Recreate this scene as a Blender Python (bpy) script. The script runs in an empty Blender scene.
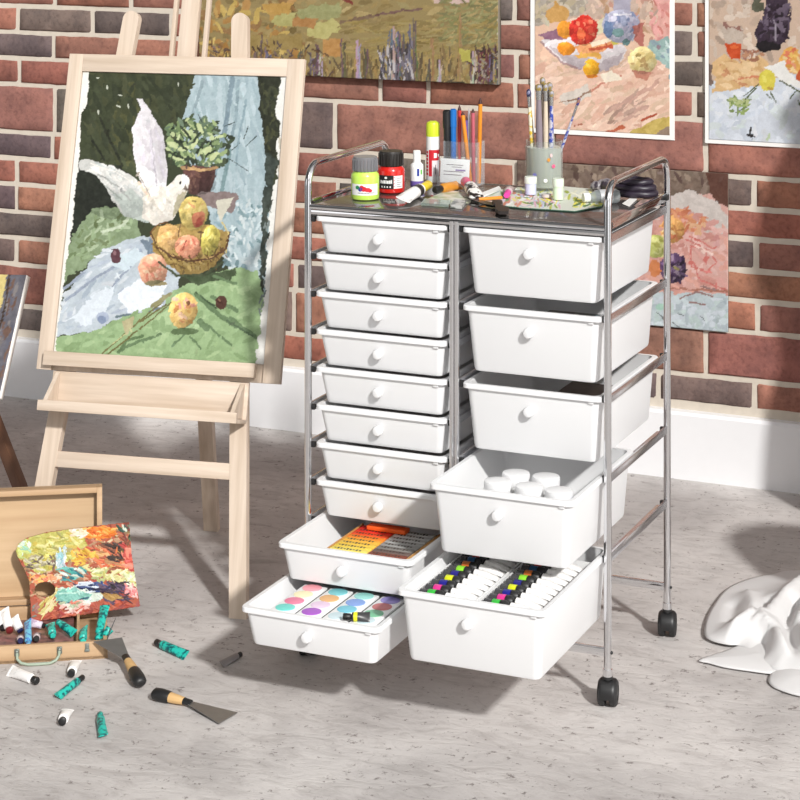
import bpy, bmesh, math, random
import numpy as np
from mathutils import Vector, Matrix, noise as mnoise
S = bpy.context.scene
COL = S.collection
R = math.radians
random.seed(7)

# ------------------------------------------------------------------ camera calibration
F = 2097.0
TH = R(23.9)
HC = 1.412
FWD = Vector((-math.sin(TH), math.cos(TH), 0)); RT = Vector((math.cos(TH), math.sin(TH), 0)); UP = Vector((0, 0, 1))
CAM = Vector((0, 0, HC))
def ray(u, v): return FWD + RT * ((u - 400) / F) - UP * ((v + 140) / F)
def onp(u, v, p, n):
    r = ray(u, v); p = Vector(p); n = Vector(n)
    return CAM + r * ((p - CAM).dot(n) / r.dot(n))
def fl(u, v, z=0.0): return onp(u, v, (0, 0, z), (0, 0, 1))
def wl(u, v, y): return onp(u, v, (0, y, 0), (0, 1, 0))
def proj(p):
    d = Vector(p) - CAM; z = d.dot(FWD)
    return 400 + F * d.dot(RT) / z, -140 - F * d.z / z

# ------------------------------------------------------------------ colour and materials
def lin1(c):
    c = c / 255.0
    return c / 12.92 if c <= 0.04045 else ((c + 0.055) / 1.055) ** 2.4
def lin(c, a=1.0): return (lin1(c[0]), lin1(c[1]), lin1(c[2]), a)
MATS = {}
def nodes(name):
    m = bpy.data.materials.new(name); m.use_nodes = True
    nt = m.node_tree; b = nt.nodes['Principled BSDF']
    return m, nt, b
def N(nt, t, **kw):
    n = nt.nodes.new(t)
    for k, v in kw.items():
        if k in n.inputs.keys(): n.inputs[k].default_value = v
        else: setattr(n, k, v)
    return n
def mix(nt, fac, a, b, blend='MIX'):
    n = nt.nodes.new('ShaderNodeMix'); n.data_type = 'RGBA'; n.blend_type = blend
    for sock, val in ((n.inputs[0], fac), (n.inputs[6], a), (n.inputs[7], b)):
        if hasattr(val, 'is_linked') or isinstance(val, bpy.types.NodeSocket): nt.links.new(val, sock)
        else: sock.default_value = val
    return n.outputs[2]
def plain(name, col, rough=0.5, metal=0.0, var=0.06, scale=40, spec=0.5, bump=0.0, coat=0.0):
    """one colour with a slight noise mottling"""
    if name in MATS: return MATS[name]
    m, nt, b = nodes(name)
    tc = N(nt, 'ShaderNodeTexCoord'); nz = N(nt, 'ShaderNodeTexNoise', Scale=scale, Detail=3.0)
    nt.links.new(tc.outputs['Object'], nz.inputs['Vector'])
    c = lin(col)
    lo = tuple(x * (1 - var) for x in c[:3]) + (1,); hi = tuple(min(1, x * (1 + var)) for x in c[:3]) + (1,)
    nt.links.new(mix(nt, nz.outputs['Fac'], lo, hi), b.inputs['Base Color'])
    b.inputs['Roughness'].default_value = rough; b.inputs['Metallic'].default_value = metal
    b.inputs['Specular IOR Level'].default_value = spec
    if coat: b.inputs['Coat Weight'].default_value = coat; b.inputs['Coat Roughness'].default_value = 0.05
    if bump:
        bp = N(nt, 'ShaderNodeBump', Strength=bump, Distance=0.002)
        nt.links.new(nz.outputs['Fac'], bp.inputs['Height']); nt.links.new(bp.outputs[0], b.inputs['Normal'])
    MATS[name] = m; return m
def wood(name, light, dark, axis='Z', rough=0.55, sc=1.0):
    if name in MATS: return MATS[name]
    m, nt, b = nodes(name)
    tc = N(nt, 'ShaderNodeTexCoord'); mp = N(nt, 'ShaderNodeMapping')
    s = [60 * sc, 60 * sc, 60 * sc]; s['XYZ'.index(axis)] = 3.0 * sc
    mp.inputs['Scale'].default_value = s
    nt.links.new(tc.outputs['Object'], mp.inputs['Vector'])
    n1 = N(nt, 'ShaderNodeTexNoise', Scale=1.0, Detail=4.0, Roughness=0.6); nt.links.new(mp.outputs[0], n1.inputs['Vector'])
    n2 = N(nt, 'ShaderNodeTexNoise', Scale=0.25, Detail=2.0, Distortion=1.5); nt.links.new(mp.outputs[0], n2.inputs['Vector'])
    r1 = N(nt, 'ShaderNodeValToRGB'); r1.color_ramp.elements[0].position = 0.3; r1.color_ramp.elements[1].position = 0.72
    r1.color_ramp.elements[0].color = lin(dark); r1.color_ramp.elements[1].color = lin(light)
    mm = N(nt, 'ShaderNodeMath', operation='ADD'); mm2 = N(nt, 'ShaderNodeMath', operation='MULTIPLY'); mm2.inputs[1].default_value = 0.5
    nt.links.new(n1.outputs['Fac'], mm.inputs[0]); nt.links.new(n2.outputs['Fac'], mm.inputs[1]); nt.links.new(mm.outputs[0], mm2.inputs[0])
    nt.links.new(mm2.outputs[0], r1.inputs[0]); nt.links.new(r1.outputs[0], b.inputs['Base Color'])
    b.inputs['Roughness'].default_value = rough
    bp = N(nt, 'ShaderNodeBump', Strength=0.15, Distance=0.001)
    nt.links.new(n1.outputs['Fac'], bp.inputs['Height']); nt.links.new(bp.outputs[0], b.inputs['Normal'])
    MATS[name] = m; return m
def vcol(name, rough=0.6, spec=0.3, gain=1.0):
    """paint whose colour is stored on the surface; fine grain on top"""
    if name in MATS: return MATS[name]
    m, nt, b = nodes(name)
    a = N(nt, 'ShaderNodeVertexColor', layer_name='Col')
    tc = N(nt, 'ShaderNodeTexCoord'); nz = N(nt, 'ShaderNodeTexNoise', Scale=350.0, Detail=2.0)
    nt.links.new(tc.outputs['Object'], nz.inputs['Vector'])
    g = mix(nt, nz.outputs['Fac'], (0.88 * gain,) * 3 + (1,), (1.1 * gain,) * 3 + (1,))
    nt.links.new(mix(nt, 1.0, a.outputs[0], g, 'MULTIPLY'), b.inputs['Base Color'])
    b.inputs['Roughness'].default_value = rough; b.inputs['Specular IOR Level'].default_value = spec
    MATS[name] = m; return m
def clear(name, tint=(235, 240, 240), alpha=0.25, rough=0.05):
    """thin clear plastic or glass: part see-through, part glossy"""
    if name in MATS: return MATS[name]
    m, nt, b = nodes(name)
    out = nt.nodes['Material Output']
    tr = N(nt, 'ShaderNodeBsdfTransparent'); tr.inputs[0].default_value = lin(tint)
    fr = N(nt, 'ShaderNodeLayerWeight', Blend=0.5); pw_ = N(nt, 'ShaderNodeMath', operation='POWER'); pw_.inputs[1].default_value = 3.5
    nt.links.new(fr.outputs['Facing'], pw_.inputs[0])
    ad = N(nt, 'ShaderNodeMath', operation='MULTIPLY_ADD'); ad.inputs[1].default_value = 0.55; ad.inputs[2].default_value = alpha; ad.use_clamp = True
    nt.links.new(pw_.outputs[0], ad.inputs[0])
    ms = N(nt, 'ShaderNodeMixShader')
    b.inputs['Base Color'].default_value = lin(tint); b.inputs['Roughness'].default_value = rough
    nt.links.new(ad.outputs[0], ms.inputs[0]); nt.links.new(tr.outputs[0], ms.inputs[1]); nt.links.new(b.outputs[0], ms.inputs[2])
    nt.links.new(ms.outputs[0], out.inputs['Surface'])
    MATS[name] = m; return m

WHITE = plain('white_plastic', (230, 230, 231), 0.32, var=0.015, scale=8)
CHROME = plain('chrome', (228, 228, 230), 0.08, 1.0, var=0.04, scale=15)
RAILM = plain('chrome_rail', (226, 226, 229), 0.24, 1.0, var=0.04, scale=15)
STEEL = plain('steel_blade', (150, 150, 150), 0.38, 0.85, var=0.12, scale=60)
BLACK = plain('black_plastic', (30, 30, 31), 0.45, var=0.1)
RUBBER = plain('black_rubber', (36, 36, 37), 0.6, var=0.1)
PINE = wood('pale_pine', (222, 206, 190), (184, 164, 143), 'Z', sc=1.5)
PINEX = wood('pale_pine_across', (222, 206, 190), (184, 164, 143), 'X', sc=1.5)
OAK = wood('oak_box', (204, 174, 138), (164, 130, 96), 'X', sc=0.8)
BROWNW = wood('dark_brown_wood', (120, 84, 60), (80, 52, 38), 'Z')
PAPER = plain('white_paper', (240, 238, 235), 0.8, var=0.02)
CANVAS = plain('canvas_edge', (120, 112, 100), 0.9, var=0.2, scale=300)

# ------------------------------------------------------------------ mesh building
class MB:
    """collects shapes into one mesh; faces carry a material slot"""
    def __init__(s): s.bm = bmesh.new(); s.mats = []
    def slot(s, m):
        if m not in s.mats: s.mats.append(m)
        return s.mats.index(m)
    def _mark(s, faces, m):
        i = s.slot(m)
        for f in faces: f.material_index = i
    def box(s, c, size, m, rot=None, bevel=0.0, seg=2):
        r = bmesh.ops.create_cube(s.bm, size=1.0); vs = r['verts']
        M = Matrix.Translation(Vector(c)) @ (rot.to_4x4() if rot else Matrix()) @ Matrix.Diagonal((size[0], size[1], size[2], 1))
        bmesh.ops.transform(s.bm, matrix=M, verts=vs)
        fs = set(f for v in vs for f in v.link_faces)
        if bevel:
            es = set(e for v in vs for e in v.link_edges)
            g = bmesh.ops.bevel(s.bm, geom=list(es), offset=bevel, segments=seg, affect='EDGES', profile=0.5)
            fs = set(f for f in g['faces']) | set(f for f in fs if f.is_valid)
            vv = set(v for f in fs for v in f.verts); fs = set(f for v in vv for f in v.link_faces)
        s._mark(fs, m); return s
    def bar(s, p0, p1, w, t, m, side=None, bevel=0.0):
        """square-section bar from p0 to p1; w across 'side', t across the third axis"""
        p0 = Vector(p0); p1 = Vector(p1); z = (p1 - p0); L = z.length; z = z.normalized()
        x = Vector(side) if side is not None else Vector((1, 0, 0)); x = (x - z * x.dot(z)).normalized(); y = z.cross(x)
        return s.box((p0 + p1) / 2, (w, t, L), m, Matrix((x, y, z)).transposed(), bevel)
    def ringloft(s, rings, m, closed=True, caps=(True, True)):
        bv = [[s.bm.verts.new(p) for p in r] for r in rings]; fs = []
        n = len(rings[0])
        for a, b in zip(bv, bv[1:]):
            for i in range(n if closed else n - 1):
                j = (i + 1) % n
                try: fs.append(s.bm.faces.new((a[i], a[j], b[j], b[i])))
                except ValueError: pass
        if caps[0]: fs.append(s.bm.faces.new(list(reversed(bv[0]))))
        if caps[1]: fs.append(s.bm.faces.new(bv[-1]))
        s._mark(fs, m); return s
    def lathe(s, prof, m, p=(0, 0, 0), d=(0, 0, 1), n=24, caps=(True, True), flat=None):
        """profile [(radius, height)] turned about direction d at point p; flat=(scale) squashes one axis"""
        p = Vector(p); z = Vector(d).normalized()
        x = Vector((1, 0, 0)) if abs(z.x) < 0.9 else Vector((0, 1, 0)); x = (x - z * x.dot(z)).normalized(); y = z.cross(x)
        rings = []
        for r, h in prof:
            rings.append([p + z * h + x * (r * math.cos(2 * math.pi * i / n)) + y * (r * math.sin(2 * math.pi * i / n) * (flat or 1)) for i in range(n)])
        return s.ringloft(rings, m, True, caps)
    def cyl(s, p0, p1, r, m, r1=None, n=16, bev=0.0):
        p0 = Vector(p0); p1 = Vector(p1); L = (p1 - p0).length; r1 = r if r1 is None else r1
        if bev: prof = [(r - bev, 0), (r, bev), (r1, L - bev), (r1 - bev, L)]
        else: prof = [(r, 0), (r1, L)]
        return s.lathe(prof, m, p0, p1 - p0, n)
    def tube(s, pts, r, m, n=12):
        pts = [Vector(p) for p in pts]; rings = []; side = None
        for i, p in enumerate(pts):
            t = ((pts[min(i + 1, len(pts) - 1)] - pts[max(i - 1, 0)])).normalized()
            if side is None: side = t.orthogonal().normalized()
            side = (side - t * side.dot(t)).normalized(); up = t.cross(side)
            rr = r[i] if isinstance(r, (list, tuple)) else r
            rings.append([p + side * (rr * math.cos(2 * math.pi * k / n)) + up * (rr * math.sin(2 * math.pi * k / n)) for k in range(n)])
        return s.ringloft(rings, m)
    def ball(s, c, r, m, seg=16, sc=(1, 1, 1)):
        g = bmesh.ops.create_uvsphere(s.bm, u_segments=seg, v_segments=max(6, seg // 2), radius=1.0)
        bmesh.ops.transform(s.bm, matrix=Matrix.Translation(Vector(c)) @ Matrix.Diagonal((r * sc[0], r * sc[1], r * sc[2], 1)), verts=g['verts'])
        s._mark(set(f for v in g['verts'] for f in v.link_faces), m); return s
    def prism(s, poly, d, m):
        """flat polygon (list of points) pushed along vector d"""
        d = Vector(d); a = [Vector(p) for p in poly]
        return s.ringloft([a, [p + d for p in a]], m)
    def patch(s, c, r, a0, a1, z0, z1, m, n=10, z2=None, z3=None):
        """curved label on an upright round wall of radius r round c; angles in degrees"""
        c = Vector(c); A = []; Bq = []
        for i in range(n + 1):
            a = R(a0 + (a1 - a0) * i / n); k = i / n
            lo = z0 if z2 is None else z0 + (z2 - z0) * k; hi = z1 if z3 is None else z1 + (z3 - z1) * k
            A.append(c + Vector((r * math.cos(a), r * math.sin(a), lo))); Bq.append(c + Vector((r * math.cos(a), r * math.sin(a), hi)))
        return s.ringloft([A, Bq], m, False, (False, False))
    def blob(s, c, r, a, z, ra, rz, m, n=14):
        """curved oval mark on the same wall"""
        c = Vector(c); vs = []
        for i in range(n):
            t = 2 * math.pi * i / n; aa = R(a + ra * math.cos(t))
            vs.append(s.bm.verts.new(c + Vector((r * math.cos(aa), r * math.sin(aa), z + rz * math.sin(t)))))
        s._mark([s.bm.faces.new(vs)], m); return s
    def obj(s, name, parent=None, local=False, smooth=40, mesh_only=False):
        bm = s.bm
        bmesh.ops.remove_doubles(bm, verts=bm.verts, dist=1e-6)
        bmesh.ops.recalc_face_normals(bm, faces=bm.faces)
        ang = R(smooth)
        for f in bm.faces: f.smooth = True
        for e in bm.edges:
            if len(e.link_faces) == 2 and e.calc_face_angle(0) > ang: e.smooth = False
        off = Vector((0, 0, 0))
        if not local:
            lo = Vector([min(v.co[i] for v in bm.verts) for i in range(3)]); hi = Vector([max(v.co[i] for v in bm.verts) for i in range(3)])
            off = Vector(((lo.x + hi.x) / 2, (lo.y + hi.y) / 2, lo.z if parent is None else (lo.z + hi.z) / 2))
            for v in bm.verts: v.co -= off
        me = bpy.data.meshes.new(name); bm.to_mesh(me); bm.free()
        for m in s.mats: me.materials.append(m)
        o = bpy.data.objects.new(name, me); COL.objects.link(o)
        if parent is not None:
            o.parent = parent
            o.location = off if local else off - world_loc(parent)
        else: o.location = off
        return o
def world_loc(o):
    p = Vector(o.location)
    while o.parent: o = o.parent; p += Vector(o.location)
    return p
def tag(o, label=None, cat=None, group=None, kind=None):
    if label: o['label'] = label
    if cat: o['category'] = cat
    if group: o['group'] = group
    if kind: o['kind'] = kind
    return o
def thing(name, loc, label, cat, group=None, rotz=0.0):
    o = bpy.data.objects.new(name, None); COL.objects.link(o); o.location = loc; o.rotation_euler = (0, 0, rotz)
    o.empty_display_size = 0.05
    return tag(o, label, cat, group)
def dup(root, label=None, loc=None, group=None):
    r = root.copy(); COL.objects.link(r)
    if loc is not None: r.location = loc
    if label: r['label'] = label
    if group: r['group'] = group
    def kids(a, b):
        for ch in list(a.children):
            c = ch.copy(); COL.objects.link(c); c.parent = b; c.matrix_parent_inverse = ch.matrix_parent_inverse.copy(); kids(ch, c)
    kids(root, r)
    return r
ORD = ['first', 'second', 'third', 'fourth', 'fifth', 'sixth', 'seventh', 'eighth', 'ninth', 'tenth', 'eleventh', 'twelfth']

# ------------------------------------------------------------------ paint on canvases
def vnoise(shape, cell, rng):
    h, w = shape; gh, gw = int(h / cell) + 3, int(w / cell) + 3
    g = rng.random((gh, gw)); y = np.arange(h) / cell; x = np.arange(w) / cell
    yi = y.astype(int); xi = x.astype(int); fy = (y - yi)[:, None]; fx = (x - xi)[None, :]
    fy = fy * fy * (3 - 2 * fy); fx = fx * fx * (3 - 2 * fx)
    a = g[yi][:, xi]; b = g[yi][:, xi + 1]; c = g[yi + 1][:, xi]; d = g[yi + 1][:, xi + 1]
    return (a * (1 - fx) + b * fx) * (1 - fy) + (c * (1 - fx) + d * fx) * fy - 0.5
class Cv:
    """a painted surface: colour and relief built up from shapes and brush dabs"""
    def __init__(s, u0, v0, u1, v1, base, k=2.0, seed=1):
        s.u0, s.v0, s.k = u0, v0, k; s.rng = np.random.default_rng(seed)
        h, w = int((v1 - v0) * k), int((u1 - u0) * k); s.sh = (h, w)
        s.V, s.U = np.mgrid[0:h, 0:w].astype(float); s.V = s.V / k + v0; s.U = s.U / k + u0
        s.a = np.zeros((h, w, 3)); s.a[:] = base; s.h = np.zeros((h, w))
        s._noise()
    def _noise(s):
        s.n1 = vnoise(s.sh, 7 * s.k, s.rng) + 0.6 * vnoise(s.sh, 2.5 * s.k, s.rng); s.n2 = vnoise(s.sh, 7 * s.k, s.rng) + 0.6 * vnoise(s.sh, 2.5 * s.k, s.rng)
        s.n3 = vnoise(s.sh, 4 * s.k, s.rng) + 0.7 * vnoise(s.sh, 1.5 * s.k, s.rng)
    def put(s, m, col, jit):
        s.a[m] = np.clip(np.array(col, float) + (s.n3[m] * jit * 2)[:, None], 0, 255); s.h[m] = s.n3[m]
    def mask(s, pts, rag):
        U = s.U + s.n1 * rag * 2; V = s.V + s.n2 * rag * 2
        m = np.zeros(s.sh, bool); n = len(pts)
        for i in range(n):
            x0, y0 = pts[i]; x1, y1 = pts[(i + 1) % n]
            if y0 == y1: continue
            c = ((V >= min(y0, y1)) & (V < max(y0, y1))); xs = x0 + (V - y0) * (x1 - x0) / (y1 - y0); m ^= c & (U < xs)
        return m
    def poly(s, pts, col, rag=1.2, jit=8): s.put(s.mask(pts, rag), col, jit); return s
    def ell(s, cx, cy, rx, ry, col, rag=0.8, jit=8, rot=0):
        U = s.U + s.n1 * rag * 2 - cx; V = s.V + s.n2 * rag * 2 - cy; c, q = math.cos(R(rot)), math.sin(R(rot))
        s.put(((U * c + V * q) / rx) ** 2 + ((V * c - U * q) / ry) ** 2 < 1, col, jit); return s
    def line(s, pts, w, col, rag=0.6, jit=10):
        U = s.U + s.n1 * rag * 2; V = s.V + s.n2 * rag * 2; m = np.zeros(s.sh, bool)
        for (x0, y0), (x1, y1) in zip(pts, pts[1:]):
            dx, dy = x1 - x0, y1 - y0; L = dx * dx + dy * dy + 1e-9
            t = np.clip(((U - x0) * dx + (V - y0) * dy) / L, 0, 1); m |= (U - x0 - t * dx) ** 2 + (V - y0 - t * dy) ** 2 < (w / 2) ** 2
        s.put(m, col, jit); return s
    def dab(s, x, y, l, w, ang, col):
        k = s.k; r = int(max(l, w) * k) + 2; cx = int((x - s.u0) * k); cy = int((y - s.v0) * k)
        y0, y1, x0, x1 = max(0, cy - r), min(s.sh[0], cy + r), max(0, cx - r), min(s.sh[1], cx + r)
        if y0 >= y1 or x0 >= x1: return
        U = s.U[y0:y1, x0:x1] - x; V = s.V[y0:y1, x0:x1] - y; c, q = math.cos(ang), math.sin(ang)
        a = (U * c + V * q) / (l / 2); b = (V * c - U * q) / (w / 2) + 0.5 * s.n1[y0:y1, x0:x1]
        m = (a * a + b * b) < 1
        st = (s.n3[y0:y1, x0:x1][m] * 9)[:, None]
        s.a[y0:y1, x0:x1][m] = np.clip(np.array(col, float) + st, 0, 255); s.h[y0:y1, x0:x1][m] = 0.3 + s.rng.random() * 0.5 - np.abs(b[m]) * 0.5
    def dabs(s, n, pts, cols, l=6, w=2, ang=0, aj=40, jit=6, rag=0.5):
        m = s.mask(pts, rag); idx = np.argwhere(m)
        if len(idx) == 0: return s
        for i in s.rng.integers(0, len(idx), n):
            y, x = idx[i]; c = np.array(cols[s.rng.integers(len(cols))], float) + s.rng.normal(0, jit)
            s.dab(s.U[y, x], s.V[y, x], l * s.rng.uniform(0.5, 1.4), w * s.rng.uniform(0.6, 1.4), R(ang + s.rng.normal(0, aj)), c)
        return s
    def shade(s, cx, cy, rx, ry, k=0.45, lx=-0.5, ly=-0.6):
        """the painter's own modelling of a round form"""
        U = (s.U + s.n1 * 1.5 - cx) / rx; V = (s.V + s.n2 * 1.5 - cy) / ry; m = U * U + V * V < 1.0
        d = np.clip((U * lx + V * ly), -1, 1); q = np.round(d * 4 + s.n3 * 1.2) / 4
        f = 1 + k * q; s.a[m] = np.clip(s.a[m] * f[m][:, None], 0, 255); return s
    def smudge(s, n, l=6, w=2.4, ang=0, aj=50, jit=9):
        h, wd = s.sh
        for _ in range(n):
            y = s.rng.integers(h); x = s.rng.integers(wd); c = s.a[y, x] + s.rng.normal(0, jit * 0.8) + s.rng.normal(0, jit * 0.3, 3)
            s.dab(s.U[y, x], s.V[y, x], l * s.rng.uniform(0.5, 1.3), w * s.rng.uniform(0.6, 1.4), R(ang + s.rng.normal(0, aj)), c)
        return s
    def sample(s, u, v):
        y = np.clip(((v - s.v0) * s.k).astype(int), 0, s.sh[0] - 1); x = np.clip(((u - s.u0) * s.k).astype(int), 0, s.sh[1] - 1)
        return s.a[y, x], s.h[y, x]
def np_lin(a):
    a = a / 255.0
    return np.where(a <= 0.04045, a / 12.92, ((a + 0.055) / 1.055) ** 2.4)
def painted(name, P, ex, ey, W, Hh, cv, step=0.0019, relief=0.0006, thick=0.004, edge=None, parent=None, keep=None, mat=None, gain=1.0):
    """a painted sheet: P lower left corner of the front, ex across, ey up; dense grid with colour and relief, thickness and a back.
    keep(u, v) -> bool mask cuts the outline"""
    P = Vector(P); ex = Vector(ex).normalized(); ey = Vector(ey).normalized(); nrm = ex.cross(ey).normalized()
    nx, ny = int(W / step) + 1, int(Hh / step) + 1
    gx, gy = np.meshgrid(np.linspace(0, W, nx), np.linspace(0, Hh, ny))
    p = np.array(P)[None, None] + gx[..., None] * np.array(ex) + gy[..., None] * np.array(ey)
    d = p - np.array(CAM); z = d @ np.array(FWD)
    u = 400 + F * (d @ np.array(RT)) / z; v = -140 - F * d[..., 2] / z
    c, h = cv.sample(u, v)
    front = p + (h * relief)[..., None] * np.array(nrm)
    back = p - thick * np.array(nrm)
    idx = np.arange(nx * ny).reshape(ny, nx); nv = nx * ny
    q = np.stack([idx[:-1, :-1], idx[:-1, 1:], idx[1:, 1:], idx[1:, :-1]], -1)
    if keep is not None:
        km = keep(u, v); qm = km[:-1, :-1] & km[1:, 1:] & km[:-1, 1:] & km[1:, :-1]
    else: qm = np.ones((ny - 1, nx - 1), bool)
    fq = q[qm]
    pad = np.pad(qm, 1); sides = []
    for (a, b, sl) in ((0, 1, (slice(0, -2), slice(1, -1))), (1, 2, (slice(1, -1), slice(2, None))), (2, 3, (slice(2, None), slice(1, -1))), (3, 0, (slice(1, -1), slice(0, -2)))):
        e = qm & ~pad[sl]; k = q[e]
        sides.append(np.stack([k[:, b], k[:, a], k[:, a] + nv, k[:, b] + nv], -1))
    bq = fq[:, ::-1] + nv
    allf = np.concatenate([fq] + sides + [bq]); nfront = len(fq)
    verts = np.concatenate([front.reshape(-1, 3), back.reshape(-1, 3)])
    used = np.zeros(2 * nv, bool); used[allf.ravel()] = True
    remap = np.cumsum(used) - 1; verts = verts[used]; allf = remap[allf]
    off = verts.mean(0) if parent is not None else np.array([verts[:, 0].mean(), verts[:, 1].mean(), verts[:, 2].min()])
    verts = verts - off
    me = bpy.data.meshes.new(name)
    me.vertices.add(len(verts)); me.vertices.foreach_set('co', verts.ravel())
    me.loops.add(allf.size); me.loops.foreach_set('vertex_index', allf.ravel().astype(np.int32))
    me.polygons.add(len(allf)); me.polygons.foreach_set('loop_start', (np.arange(len(allf)) * 4).astype(np.int32))
    mi = np.zeros(len(allf), np.int32); mi[nfront:] = 1; me.polygons.foreach_set('material_index', mi)
    me.materials.append(mat or vcol('oil_paint')); me.materials.append(edge or CANVAS)
    me.update(); me.validate()
    col = np.ones((2 * nv, 4)); col[:nv, :3] = np.clip(np_lin(c.reshape(-1, 3)) * gain, 0, 1); col = col[used]
    at = me.color_attributes.new('Col', 'FLOAT_COLOR', 'POINT'); at.data.foreach_set('color', col.ravel().astype(np.float32))
    o = bpy.data.objects.new(name, me); COL.objects.link(o)
    if parent is not None: o.parent = parent; o.location = Vector(off) - world_loc(parent)
    else: o.location = off
    return o

# ------------------------------------------------------------------ setting: floor, brick wall, skirting
def floor_mat():
    m, nt, b = nodes('worn_plaster_floor')
    tc = N(nt, 'ShaderNodeTexCoord')
    big = N(nt, 'ShaderNodeTexNoise', Scale=2.6, Detail=5.0, Roughness=0.6, Distortion=0.6); nt.links.new(tc.outputs['Object'], big.inputs['Vector'])
    mp = N(nt, 'ShaderNodeMapping'); mp.inputs['Scale'].default_value = (7, 17, 1); mp.inputs['Rotation'].default_value = (0, 0, R(-8))
    nt.links.new(tc.outputs['Object'], mp.inputs['Vector'])
    st = N(nt, 'ShaderNodeTexNoise', Scale=1.6, Detail=8.0, Roughness=0.72, Distortion=1.2); nt.links.new(mp.outputs[0], st.inputs['Vector'])
    fine = N(nt, 'ShaderNodeTexNoise', Scale=60.0, Detail=6.0, Roughness=0.75); nt.links.new(tc.outputs['Object'], fine.inputs['Vector'])
    r0 = N(nt, 'ShaderNodeValToRGB'); r0.color_ramp.elements[0].position = 0.34; r0.color_ramp.elements[1].position = 0.66
    r0.color_ramp.elements[0].color = lin((176, 171, 169)); r0.color_ramp.elements[1].color = lin((212, 207, 204))
    nt.links.new(big.outputs['Fac'], r0.inputs[0])
    r1 = N(nt, 'ShaderNodeValToRGB'); r1.color_ramp.elements[0].position = 0.30; r1.color_ramp.elements[1].position = 0.52
    r1.color_ramp.elements[0].color = (0.5, 0.47, 0.46, 1); r1.color_ramp.elements[1].color = (1, 1, 1, 1)
    nt.links.new(st.outputs['Fac'], r1.inputs[0])
    c = mix(nt, 0.5, r0.outputs[0], r1.outputs[0], 'MULTIPLY')
    # small dark chips gathered along the streaks
    r2 = N(nt, 'ShaderNodeValToRGB'); r2.color_ramp.elements[0].position = 0.35; r2.color_ramp.elements[1].position = 0.41
    r2.color_ramp.elements[0].color = (0.38, 0.35, 0.34, 1); r2.color_ramp.elements[1].color = (1, 1, 1, 1)
    nt.links.new(fine.outputs['Fac'], r2.inputs[0])
    c = mix(nt, 0.9, c, r2.outputs[0], 'MULTIPLY')
    nt.links.new(c, b.inputs['Base Color']); b.inputs['Roughness'].default_value = 0.75; b.inputs['Specular IOR Level'].default_value = 0.25
    ad = N(nt, 'ShaderNodeMath', operation='MULTIPLY_ADD'); ad.inputs[1].default_value = 0.5
    nt.links.new(fine.outputs['Fac'], ad.inputs[0]); nt.links.new(st.outputs['Fac'], ad.inputs[2])
    bp = N(nt, 'ShaderNodeBump', Strength=0.5, Distance=0.006); nt.links.new(ad.outputs[0], bp.inputs['Height']); nt.links.new(bp.outputs[0], b.inputs['Normal'])
    return m
b = MB(); b.box((-2.0, 1.4, -0.02), (9.0, 6.6, 0.04), floor_mat()); o = b.obj('floor', smooth=30); tag(o, 'worn pale grey plaster floor with dark flecks', 'floor', kind='structure')

WY = 4.65
def brick_mat():
    m, nt, b = nodes('brick')
    a = N(nt, 'ShaderNodeVertexColor', layer_name='Col'); tc = N(nt, 'ShaderNodeTexCoord')
    n1 = N(nt, 'ShaderNodeTexNoise', Scale=14.0, Detail=6.0, Roughness=0.7); n2 = N(nt, 'ShaderNodeTexNoise', Scale=110.0, Detail=3.0)
    for n in (n1, n2): nt.links.new(tc.outputs['Object'], n.inputs['Vector'])
    r = N(nt, 'ShaderNodeValToRGB'); r.color_ramp.elements[0].position = 0.33; r.color_ramp.elements[1].position = 0.68
    r.color_ramp.elements[0].color = (0.60, 0.62, 0.66, 1); r.color_ramp.elements[1].color = (1.14, 1.12, 1.10, 1)
    nt.links.new(n1.outputs['Fac'], r.inputs[0])
    c = mix(nt, 1.0, a.outputs[0], r.outputs[0], 'MULTIPLY')
    r2 = N(nt, 'ShaderNodeValToRGB'); r2.color_ramp.elements[0].position = 0.3; r2.color_ramp.elements[1].position = 0.5
    r2.color_ramp.elements[0].color = (0.72, 0.7, 0.7, 1); r2.color_ramp.elements[1].color = (1, 1, 1, 1)
    nt.links.new(n2.outputs['Fac'], r2.inputs[0])
    nt.links.new(mix(nt, 0.8, c, r2.outputs[0], 'MULTIPLY'), b.inputs['Base Color'])
    b.inputs['Roughness'].default_value = 0.85; b.inputs['Specular IOR Level'].default_value = 0.2
    bp = N(nt, 'ShaderNodeBump', Strength=0.5, Distance=0.004); nt.links.new(n1.outputs['Fac'], bp.inputs['Height'])
    bp2 = N(nt, 'ShaderNodeBump', Strength=0.4, Distance=0.0015); nt.links.new(n2.outputs['Fac'], bp2.inputs['Height']); nt.links.new(bp.outputs[0], bp2.inputs['Normal'])
    nt.links.new(bp2.outputs[0], b.inputs['Normal'])
    return m
BR = brick_mat(); MORTAR = plain('pale_mortar', (206, 196, 182), 0.9, var=0.1, scale=60, bump=0.4)
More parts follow.
